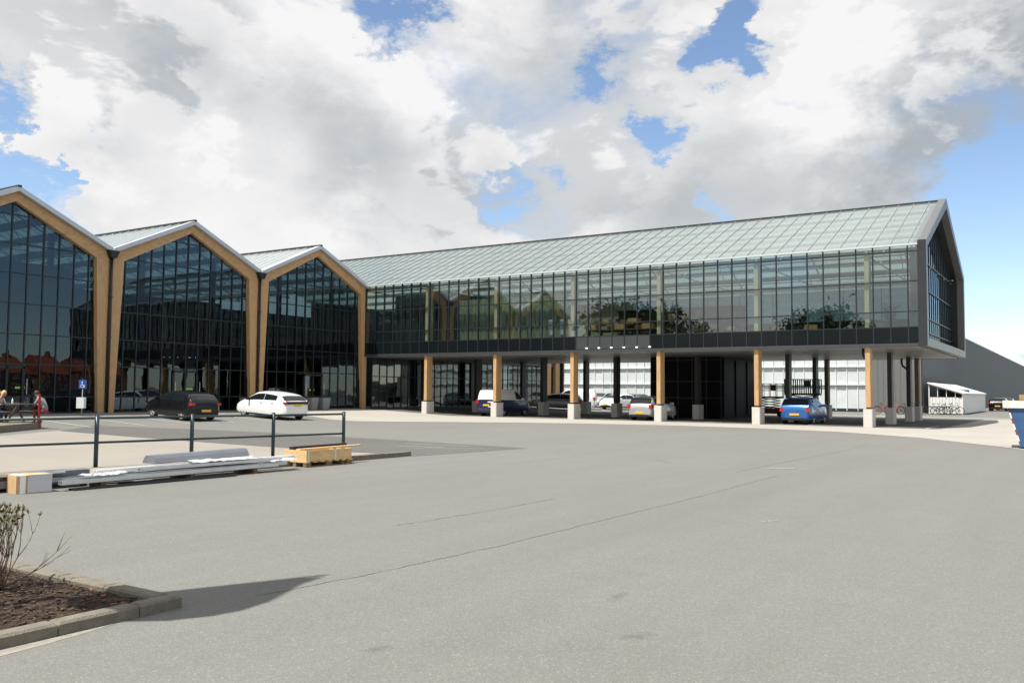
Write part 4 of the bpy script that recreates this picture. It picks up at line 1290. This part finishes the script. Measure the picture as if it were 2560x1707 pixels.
# cardboard box
bx = thing('cardboard_box', 'cardboard box half wrapped in clear plastic at the end of the profiles', 'box', (29.85, -40.42, 0), R(-8))
MB().box(-.20, .20, -.26, .26, 0, .29).build('carton', 'cardboard', bx)
MB().box(-.205, .205, -.205, -.12, .001, .294).build('white_tape', 'tape_white', bx)
q = MB(); rr = random.Random(4); V = []
ringp = [(.212, -.10), (.212, .05), (.212, .27), (.0, .275), (-.21, .27)]
for (x, y) in ringp:
    V.append([(x + rr.uniform(0, .012), y + rr.uniform(0, .012), z) for z in (.01, .10, .2, .298)])
for a, b in zip(V, V[1:]):
    for j in range(3): q.poly([a[j], b[j], b[j + 1], a[j + 1]])
q.build('plastic_wrap', 'wrap_film', bx)

# ------------------------------------------------------------------ planting bed in the foreground
pb = thing('planter_kerb', 'concrete kerb stones round the mulched planting bed', 'kerb', (0, 0, 0))
kx, ky, kh = 38.34, -43.80, .092
def stone(x0, x1, y0, y1, rot=None):
    q = MB(); c = .018
    q.extrude([(x0, y0, -.02), (x1, y0, -.02), (x1, y1, -.02), (x0, y1, -.02)], (0, 0, kh - c + .02))
    q.v += []
    q.extrude([(x0, y0, kh - c), (x1, y0, kh - c), (x1, y1, kh - c), (x0, y1, kh - c)], (0, 0, .0001))
    i = len(q.v)
    q.v += [(x0, y0, kh - c), (x1, y0, kh - c), (x1, y1, kh - c), (x0, y1, kh - c), (x0 + c, y0 + c, kh), (x1 - c, y0 + c, kh), (x1 - c, y1 - c, kh), (x0 + c, y1 - c, kh)]
    for f in ((4, 5, 6, 7), (0, 1, 5, 4), (1, 2, 6, 5), (2, 3, 7, 6), (3, 0, 4, 7)):
        q.f.append([i + k for k in f]); q.mi.append(0)
    return q.build('kerb_stone', 'kerb', pb)
stone(kx - .145, kx, ky - .36, ky)
for k in range(7): stone(kx - .145, kx, ky - .37 - (k + 1) * .62 + .008, ky - .37 - k * .62)
for k in range(8): stone(kx - .15 - (k + 1) * .66 + .008, kx - .15 - k * .66, ky - .15, ky - .002)
q = MB(); n = 40; bx0, bx1, by0, by1 = kx - 5.4, kx - .14, ky - 4.7, ky - .14; rr = random.Random(2); V = []
for i in range(n + 1):
    V.append([(lerp(bx0, bx1, i / n), lerp(by0, by1, j / n), .040 + rr.uniform(-.010, .014)) for j in range(n + 1)])
for i in range(n):
    for j in range(n): q.poly([V[i][j], V[i + 1][j], V[i + 1][j + 1], V[i][j + 1]])
struct(q.build('soil', 'soil'))
q = MB()
for k in range(3600):
    x, y = rr.uniform(bx0 + 1.2, bx1 - .02), rr.uniform(by0 + 2.2, by1 - .02)
    a, l_, w_ = rr.uniform(0, PI), rr.uniform(.008, .03), rr.uniform(.004, .010)
    M = Matrix.Translation((x, y, .052 + rr.uniform(0, .012))) @ Matrix.Rotation(a, 4, 'Z') @ Matrix.Rotation(rr.uniform(-.5, .5), 4, 'X')
    q.box(-l_, l_, -w_, w_, -.003, .003, 1 if rr.random() < .012 else 0, M)
o = q.build('bark_mulch', ['chip', 'chip_orange']); struct(o, 'stuff'); o['label'] = 'brown bark mulch covering the planting bed'; o['category'] = 'mulch'
# rhododendron-like shrub, mostly bare
def shrub(label, base, seed, hgt, spread, extra=None, n0=19):
    rr = random.Random(seed)
    T = thing('shrub', label, 'shrub', base, 0, 'shrubs in the planting bed')
    st = MB(); lf = MB(); bd = MB()
    def leafs(p, d, n):
        for _ in range(n):
            a = rr.uniform(0, 2 * PI); t = Vector((math.cos(a), math.sin(a), rr.uniform(.2, 1.2))).normalized()
            l_ = rr.uniform(.03, .055); s = t.cross(Vector((0, 0, 1))).normalized() * l_ * .2
            lf.poly([p, p + t * l_ * .5 + s, p + t * l_, p + t * l_ * .5 - s])
    def grow(p, d, ln, r, lev):
        pts = [p]; q_ = p.copy()
        for k in range(4):
            d = (d + Vector((rr.uniform(-.16, .16), rr.uniform(-.16, .16), rr.uniform(-.05, .16)))).normalized()
            q_ = q_ + d * ln / 4; pts.append(q_.copy())
        st.tube(pts, [r, r * .9, r * .8, r * .7, r * .6], 5)
        if lev == 0:
            if q_.z > hgt * .68:
                leafs(q_, d, 3)
                bd.tube([q_, q_ + d * .02, q_ + d * .045], [.004, .011, .001], 6)
            return
        for _ in range(2 if rr.random() < .75 else 3):
            nd = (d + Vector((rr.uniform(-.5, .5), rr.uniform(-.5, .5), rr.uniform(-.05, .35)))).normalized()
            grow(q_, nd, ln * rr.uniform(.6, .85), r * .62, lev - 1)
    for k in range(n0):
        a = 2 * PI * k / n0 + rr.uniform(-.3, .3)
        d = Vector((math.cos(a) * spread, math.sin(a) * spread, rr.uniform(.8, 1.3))).normalized()
        grow(Vector((rr.uniform(-.02, .02), rr.uniform(-.02, .02), 0)), d, hgt * .40, .0062, 2)
    for d_, l_ in (extra or []):
        grow(Vector((0, 0, .03)), Vector(d_).normalized(), l_, .006, 2)
    st.build('stem', 'twig', T, True); struct(lf.build('foliage', 'leaf', T), 'stuff'); struct(bd.build('bud', 'bud', T), 'stuff')
    return T
shrub('sparse shrub with bare stems and budding tips at the kerb corner bed', (36.86, -44.42, .05), 11, .70, .34, [((.25, .85, .35), .26), ((.35, .8, .15), .2)])
shrub('second sparse shrub deeper in the planting bed', (36.0, -45.3, .05), 5, .8, .4)

# ------------------------------------------------------------------ picnic table and people on the terrace
TX, TY, TZ = 7.6, -28.98, .27
pt = thing('picnic_table', 'dark wooden picnic table on the raised terrace', 'picnic table', (TX, TY, TZ), 0)
for k in range(5): MB().box(-.90, .90, -.36 + k * .145, -.36 + k * .145 + .135, .72, .755).build('table_board', 'wood_grey', pt)
for s in (-1, 1):
    for k in range(2): MB().box(-.90, .90, s * .70 - .13 + k * .14, s * .70 - .13 + k * .14 + .125, .42, .45).build('bench_board', 'wood_grey', pt)
for x in (-.65, .65):
    for s in (-1, 1):
        q = MB(); q.extrude([(x - .02, s * .30, .72), (x - .02, s * .22, .72), (x - .02, s * .66, 0), (x - .02, s * .74, 0)], (.04, 0, 0)); q.build('leg', 'wood_grey', pt)
    MB().box(x - .045, x - .022, -.80, .80, .34, .42).build('cross_beam', 'wood_grey', pt)
tag(MB().lathe([(.0, 0), (.035, 0), (.035, .14), (.012, .19), (.012, .23), (.0, .23)], 10, 'Z').build('bottle', 'tape_white', None, loc=(TX - .1, TY - .1, TZ + .756)), 'small pale bottle standing on the picnic table', 'bottle')
rp_ = thing('red_post', 'thin red post beside the seated man on the terrace', 'post', (8.55, -28.55, .0))
MB().box(-.035, .035, -.035, .035, .0, 1.42).build('shaft', 'rust_red', rp_)
MB().box(-.09, .09, -.09, .09, .27, .285).build('foot_plate', 'rust_red', rp_)
def person(label, J, Rd, bones, mats, fn_mat, loc, rz, hair, hairlong=False):
    """one skinned body; J joints, bones edges, fn_mat(bone index near) -> slot"""
    T = thing('person', label, 'person', loc, rz)
    names = list(J)
    me = bpy.data.meshes.new('body')
    me.from_pydata([J[k] for k in names], [(names.index(a), names.index(b)) for a, b in bones], [])
    o = link('body', me, T)
    o.modifiers.new('s', 'SKIN'); 
    sv = me.skin_vertices[0].data
    for i, k in enumerate(names): sv[i].radius = (Rd[k], Rd[k]) if not isinstance(Rd[k], tuple) else Rd[k]
    sv[0].use_root = True
    ss = o.modifiers.new('d', 'SUBSURF'); ss.levels = 2; ss.render_levels = 2
    dg = bpy.context.evaluated_depsgraph_get(); dg.update()
    ne = bpy.data.meshes.new_from_object(o.evaluated_get(dg))
    o.modifiers.clear(); o.data = ne
    ne.materials.clear()
    for mm in mats: ne.materials.append(MAT[mm])
    segs = [(Vector(J[a]), Vector(J[b]), fn_mat(a, b)) for a, b in bones]
    for p in ne.polygons:
        c = p.center; best = (9, 0)
        for a, b, s in segs:
            ab = b - a; t = max(0, min(1, (c - a).dot(ab) / max(ab.length_squared, 1e-9)))
            dd = (c - (a + ab * t)).length - .02 * (s == 0)
            if dd < best[0]: best = (dd, s)
        p.material_index = best[1]; p.use_smooth = True
    # face details and hair
    hc = Vector(J['head'])
    fd = Vector(J['nose']) - hc; fd.z = 0; fd.normalize(); sd = Vector((-fd.y, fd.x, 0))
    h = MB(); rr = random.Random(3)
    for i in range(9):
        th = PI * (i / 8) * .62
        for j in range(16):
            ph = 2 * PI * j / 16
            d = Vector((0, 0, math.cos(th))) + (fd * math.cos(ph) + sd * math.sin(ph)) * math.sin(th)
            front = max(0, math.cos(ph)) * math.sin(th)
            r_ = .118 - .03 * front
            zz = 0
            if hairlong and math.cos(ph) < .2: zz = -.10 * (i / 8) ** 2
            h.v.append(tuple(hc + Vector((0, 0, .02)) + d * r_ + Vector((0, 0, zz)) + d * rr.uniform(-.004, .004)))
    for i in range(8):
        for j in range(16):
            h.f.append([i * 16 + j, i * 16 + (j + 1) % 16, (i + 1) * 16 + (j + 1) % 16, (i + 1) * 16 + j]); h.mi.append(0)
    h.build('hair', hair, T, True)
    return T
def seated(face=1, lean=.12, arm=.36, seed=0):
    """joints of a person sitting with hips at z=.5 looking along +x, feet on z=0"""
    J = {'pelvis': (0, 0, .53), 'spine': (.03 + lean * .3, 0, .72), 'chest': (.05 + lean, 0, .93), 'neck': (.07 + lean * 1.4, 0, 1.07), 'head': (.12 + lean * 1.7, 0, 1.22), 'crown': (.12 + lean * 1.7, 0, 1.30), 'nose': (.225 + lean * 1.7, 0, 1.20)}
    Rd = {'pelvis': (.165, .13), 'spine': (.15, .115), 'chest': (.165, .12), 'neck': .055, 'head': (.088, .10), 'crown': (.07, .08), 'nose': .018}
    B = [('pelvis', 'spine'), ('spine', 'chest'), ('chest', 'neck'), ('neck', 'head'), ('head', 'crown'), ('head', 'nose')]
    for s, n in ((1, 'l'), (-1, 'r')):
        J.update({'sh' + n: (.05 + lean * 1.05, .19 * s, .99), 'el' + n: (.16 + lean, .24 * s, .75), 'wr' + n: (.05 + arm, .14 * s, .80 - .02), 'ha' + n: (.13 + arm, .12 * s, .79)})
        J.update({'hi' + n: (.02, .10 * s, .52), 'kn' + n: (.44, .13 * s, .54), 'an' + n: (.40, .13 * s, .09), 'to' + n: (.56, .15 * s, .04)})
        Rd.update({'sh' + n: .062, 'el' + n: .046, 'wr' + n: .032, 'ha' + n: (.038, .02), 'hi' + n: .095, 'kn' + n: .066, 'an' + n: .043, 'to' + n: .036})
        B += [('chest', 'sh' + n), ('sh' + n, 'el' + n), ('el' + n, 'wr' + n), ('wr' + n, 'ha' + n), ('pelvis', 'hi' + n), ('hi' + n, 'kn' + n), ('kn' + n, 'an' + n), ('an' + n, 'to' + n)]
        for f in range(4):
            a, b = 'f%s%da' % (n, f), 'f%s%db' % (n, f)
            J[a] = (.185 + arm, (.12 + (f - 1.5) * .021) * s, .785); J[b] = (.212 + arm - .006 * abs(f - 1.3), (.12 + (f - 1.5) * .023) * s, .762)
            Rd[a] = .0095; Rd[b] = .008; B += [('ha' + n, a), (a, b)]
        J['th' + n] = (.14 + arm, .075 * s, .80); Rd['th' + n] = .011; B.append(('ha' + n, 'th' + n))
    return J, Rd, B
def slot(a, b):
    ab = {a, b}
    if 'nose' in ab or ab <= {'head', 'crown', 'neck'}: return 0
    if any(k.startswith(('f', 'ha', 'th')) for k in ab): return 0
    if any(k.startswith('to') for k in ab): return 3
    if any(k.startswith(('hi', 'kn', 'an')) for k in ab): return 2
    return 1
J, Rd, B = seated(lean=.20, arm=.42)
person('man in a grey hooded top and red shorts leaning over the picnic table', J, Rd, B, ['skin', 'hoodie', 'shorts_red', 'shoe'], slot, (8.62, -28.30, TZ - .06), R(205), 'hair_dark')
J, Rd, B = seated(lean=.16, arm=.36)
person('blond person in white sleeves sitting at the picnic table', J, Rd, B, ['skin', 'white_cloth', 'dark_cloth', 'shoe'], slot, (6.65, -29.35, TZ - .06), R(28), 'hair_blond', True)
J, Rd, B = seated(lean=.14, arm=.33)
person('person in a dark top and jeans beside the blond person at the table', J, Rd, B, ['skin', 'dark_cloth', 'jeans', 'shoe'], slot, (6.95, -29.72, TZ - .06), R(36), 'hair_blond', True)

# ------------------------------------------------------------------ disabled parking sign with charging box
sg = thing('parking_sign', 'blue wheelchair parking sign on a post before the halls', 'sign', (2.0, -22.78, zg(2) - .02))
MB().tube([(0, 0, 0), (0, 0, 1.84)], .028, 10).build('post', 'galv', sg, True)
RZ = Matrix.Rotation(R(-38), 4, 'Z')
q = MB(); q.box(.03, .042, -.175, .175, 1.40, 1.83, 0, RZ); q.build('panel', 'sign_blue', sg)
q = MB()
q.box(.043, .046, -.055, .005, 1.70, 1.75, 0, RZ)
q.box(.043, .046, -.045, -.015, 1.56, 1.70, 0, RZ); q.box(.043, .046, -.045, .06, 1.56, 1.59, 0, RZ); q.box(.043, .046, .04, .07, 1.49, 1.59, 0, RZ)
for k in range(14):
    a = R(110 + 20 * k)
    y, z = .0 + .085 * math.cos(a), 1.53 + .075 * math.sin(a)
    q.box(.043, .046, y - .013, y + .013, z - .013, z + .013, 0, RZ)
q.build('wheelchair_symbol', 'sign_white', sg)
q = MB(); q.box(.04, .20, -.24, .10, .42, .96, 0, RZ); q.build('charging_box', 'sign_white', sg)
q = MB(); q.box(-.19, -.04, .02, .16, .42, .96, 0, RZ); q.build('charging_box', 'sign_white', sg)

# planters before the glass
for (x, y, lb) in ((.75, -11.3, 'grey square planter before the middle hall glazing'), (.75, -5.9, 'grey square planter before the hall nearest the wing'), (.85, -4.9, 'second grey planter before the hall nearest the wing')):
    t = thing('planter', lb, 'planter', (x, y, zg(x) - .01), 0, 'planters before the halls')
    q = MB(); a, b = .27, .34
    q.v = [(-a, -a, 0), (a, -a, 0), (a, a, 0), (-a, a, 0), (-b, -b, .85), (b, -b, .85), (b, b, .85), (-b, b, .85)]
    q.f = [[0, 3, 2, 1], [4, 5, 6, 7], [0, 1, 5, 4], [1, 2, 6, 5], [2, 3, 7, 6], [3, 0, 4, 7]]; q.mi = [0] * 6
    q.build('tub', 'pot_grey', t)
    MB().box(-.30, .30, -.30, .30, .851, .88).build('soil_top', 'soil', t)

# ------------------------------------------------------------------ scissor lifts
def lift(label, loc, rz, mt_, wd, ln, ph):
    T = thing('scissor_lift', label, 'lift', loc, rz, 'scissor lifts under the wing')
    MB().box(-ln / 2, ln / 2, -.38, .38, .22, .62).build('chassis', mt_, T)
    for x in (-ln / 2 + .22, ln / 2 - .22):
        for s in (-1, 1):
            q = MB(); q.lathe([(.02, s * .30), (.2, s * .30), (.2, s * .42), (.02, s * .42)], 16, 'Y', 0, (x, 0, .2)); q.build('wheel', 'tyre', T)
    n = 4; dz = (ph - .62) / n
    for k in range(n):
        for s in (-1, 1):
            q = MB(); q.tube([(-ln * .38, s * .27, .64 + k * dz), (ln * .38, s * .27, .62 + (k + 1) * dz)], .03, 6); q.tube([(ln * .38, s * .32, .64 + k * dz), (-ln * .38, s * .32, .62 + (k + 1) * dz)], .03, 6); q.build('scissor_arm', mt_, T)
    MB().box(-ln / 2, ln / 2, -.40, .40, ph, ph + .14).build('platform', mt_, T)
    for s in (-1, 1):
        for z in (.55, 1.05): MB().box(-ln / 2, ln / 2, s * .39 - .02, s * .39 + .02, ph + z, ph + z + .045).build('guard_rail', mt_, T)
        N = 9 if wd else 5
        for k in range(N):
            x = lerp(-ln / 2 + .02, ln / 2 - .02, k / (N - 1)); MB().box(x - (.038 if wd else .022), x + (.038 if wd else .022), s * .39 - .018, s * .39 + .018, ph + .14, ph + 1.08).build('guard_post', mt_, T)
    for x in (-ln / 2, ln / 2):
        for z in (.55, 1.05): MB().box(x - .02, x + .02, -.37, .37, ph + z, ph + z + .045).build('end_rail', mt_, T)
    MB().box(ln * .05, ln * .25, -.44, -.41, ph + .55, ph + 1.0).build('control_box', mt_, T)
    return T
lift('black scissor lift with railed platform behind the blue hatchback', (28.1, 13.0, 0), R(4), 'metal_black', True, 2.3, 1.6)
lift('dark red scissor lift beside the stair core', (24.75, 16.6, 0), R(10), 'lift_red', False, 1.9, 1.35)

# ------------------------------------------------------------------ skip
sk = thing('skip', 'blue steel skip with pale rim standing on the pale paving', 'skip', (44.4, -14.6, 0), R(4))
q = MB()
pr_ = [(-2.0, .06), (2.0, .06), (2.4, 1.42), (-2.37, 1.42)]
q.extrude([(x, -.85, z) for x, z in pr_], (0, .04, 0)); q.extrude([(x, .81, z) for x, z in pr_], (0, .04, 0))
q.extrude([(-2.0, -.81, .06), (-2.37, -.81, 1.42), (-2.33, -.81, 1.42), (-1.96, -.81, .06)], (0, 1.62, 0)); q.extrude([(2.0, -.81, .06), (2.4, -.81, 1.42), (2.36, -.81, 1.42), (1.96, -.81, .06)], (0, 1.62, 0))
q.box(-2.0, 2.0, -.81, .81, .06, .10)
q.build('hull', 'skip_blue', sk)
for s in (-1, 1): MB().box(-2.46, 2.46, s * .87 - .05, s * .87 + .05, 1.30, 1.53).build('rim', 'skip_rim', sk)
for x in (-2.42, 2.42): MB().box(x - .05, x + .05, -.82, .82, 1.30, 1.53).build('rim', 'skip_rim', sk)
MB().box(-1.85, 1.85, -.75, .75, .0, .06).build('skid', 'skip_rim', sk)
for k in range(6):
    q = MB(); z0 = .25 + k * .18; x0 = -2.0 - .272 * (z0 - .06)
    q.extrude([(x0 - .0, -.857, z0), (x0 - .049, -.857, z0 + .18), (x0 - .01, -.857, z0 + .18), (x0 + .04, -.857, z0)], (0, .006, 0)); q.build('warning_stripe', 'rust_red' if k % 2 else 'tape_white', sk)
for x in (-1.2, 0, 1.2): MB().box(x - .05, x + .05, -.92, -.851, .1, 1.4).build('rib', 'skip_blue', sk)
for x in (-1.5, 1.4): MB().lathe([(.0, -.96), (.05, -.96), (.05, -.85), (.0, -.85)], 10, 'Y', 0, (x, 0, .9)).build('lifting_lug', 'metal_black', sk)
tag(MB().box(-.9, .9, -.012, .012, 0, 1.5).build('plywood_sheet', 'wood_new', None, loc=(43.3, -14.5, .25), rot=(R(12), R(0), R(4))), 'plywood sheet standing in the blue skip', 'plywood')

# ------------------------------------------------------------------ added banner shape, unseen, formed to throw the foreground shadow
fl = thing('shadow_caster', 'unseen banner shape added in the planting bed to throw the foreground shadow', 'shadow_caster', (36.72, -46.3, 0))
MB().tube([(0, 0, 0), (.1, 0, 4), (.40, 0, 8.35)], [.05, .045, .03], 10).build('shadow_pole', 'galv', fl, True)
prof = [(.47, 8.25), (.62, 7.6), (.85, 6.9), (1.08, 6.3), (1.22, 5.7), (1.26, 5.1), (1.20, 4.5), (1.0, 4.15), (.5, 4.0), (.16, 4.3), (.17, 5.0), (.22, 5.8), (.30, 6.8), (.40, 8.0)]
q = MB()
q.extrude([(x, .04 * math.sin(z * 3), z) for x, z in prof], (0, .006, 0)); q.build('shadow_cloth', 'shadow_flag', fl)

# ------------------------------------------------------------------ what the glass mirrors: trees and houses beyond the forecourt
def tree_mesh(seed, hgt, rad, n):
    rr = random.Random(seed); st = MB(); lf = MB(); tips = []
    def grow(p, d, ln, r, lev):
        pts = [p]; q_ = p.copy()
        for k in range(3):
            d = (d + Vector((rr.uniform(-.2, .2), rr.uniform(-.2, .2), rr.uniform(-.05, .12)))).normalized(); q_ = q_ + d * ln / 3; pts.append(q_.copy())
        st.tube(pts, [r, r * .85, r * .7, r * .58], 6)
        if lev <= 1: tips.append((q_, ln))
        if lev == 0: return
        for _ in range(4 if lev > 1 else 3):
            nd = (d + Vector((rr.uniform(-.9, .9), rr.uniform(-.9, .9), rr.uniform(-.2, .5)))).normalized(); grow(q_, nd, ln * rr.uniform(.6, .8), r * .55, lev - 1)
    grow(Vector((0, 0, 0)), Vector((0, 0, 1)), hgt * .36, hgt * .028, 3)
    for k in range(n):
        p, ln = rr.choice(tips); s = rr.uniform(.1, .24)
        c = p + Vector((rr.gauss(0, rad * .16), rr.gauss(0, rad * .16), rr.gauss(0, rad * .14)))
        a = Vector((rr.gauss(0, 1), rr.gauss(0, 1), rr.gauss(0, 1))).normalized(); b = a.orthogonal().normalized()
        lf.poly([c - a * s, c + b * s * .6, c + a * s, c - b * s * .6])
    return st.mesh('trunk', 'bark', True), lf.mesh('crown', 'leaf_dark', False, False)
TM = [tree_mesh(21, 9, 3.4, 3200), tree_mesh(22, 8, 3.2, 3000)]
for k, (x, y, s, lb) in enumerate([(-3, -45, 1.35, 'broad dark tree nearest the halls beyond the terrace'), (-5, -52, 1.6, 'tall dark tree between two others beyond the terrace'), (-2, -61, 1.35, 'dark tree beside the brick house beyond the terrace'), (-8, -108, 1.5, 'tallest dark tree past the brick house'), (2, -126, 1.4, 'dark tree farthest along past the brick house'), (11, -67, 1.25, 'dark tree at the forecourt edge nearest the brick house'), (17, -64, 1.4, 'dark tree in the middle of the forecourt edge row'), (23.5, -66, 1.2, 'dark tree at the forecourt edge nearest the planting bed')]):
    t = thing('deciduous_tree', lb, 'tree', (x, y, zg(x) - .03), k * 1.3, 'trees beyond the terrace')
    t.scale = (s, s, s)
    link('trunk', TM[k % 2][0], t); link('crown', TM[k % 2][1], t)
def house(loc, rz, label, grp):
    T = thing('brick_house', label, 'house', loc, rz, grp)
    MB().box(-5, 5, -4, 4, 0, 4.6).build('wall', 'brick', T)
    q = MB(); q.extrude([(-5.3, -4.5, 4.45), (-5.3, 4.5, 4.45), (-5.3, 0, 8.6)], (10.6, 0, 0)); rf = q.build('roof', 'roof_tile', T)
    MB().box(1.5, 2.2, -.4, .4, 7.6, 9.4).build('chimney', 'brick', rf)
    for x in (-3.4, 0, 3.4):
        for z in (.9, 3.0):
            for s in (-1, 1):
                w = MB().box(x - .7, x + .7, min(s * 4.0, s * 4.04), max(s * 4.0, s * 4.04), z, z + 1.3).build('window', 'sign_white', T)
                MB().box(x - .6, x + .6, min(s * 4.03, s * 4.06), max(s * 4.03, s * 4.06), z + .1, z + 1.2).build('pane', 'car_glass', w)
house((-3, -76, .34), R(80), 'brick house with red tiled roof among the trees', 'houses round the forecourt')
for k in range(5):
    house((128 + k * 9, 30 + k * 13.5, 0), R(56), ['brick house with red tiled roof at the near end of the row', 'second brick house in the row with red roofs', 'middle brick house in the row with red roofs', 'fourth brick house in the row with red roofs', 'brick house with red tiled roof at the far end of the row'][k], 'houses round the forecourt')
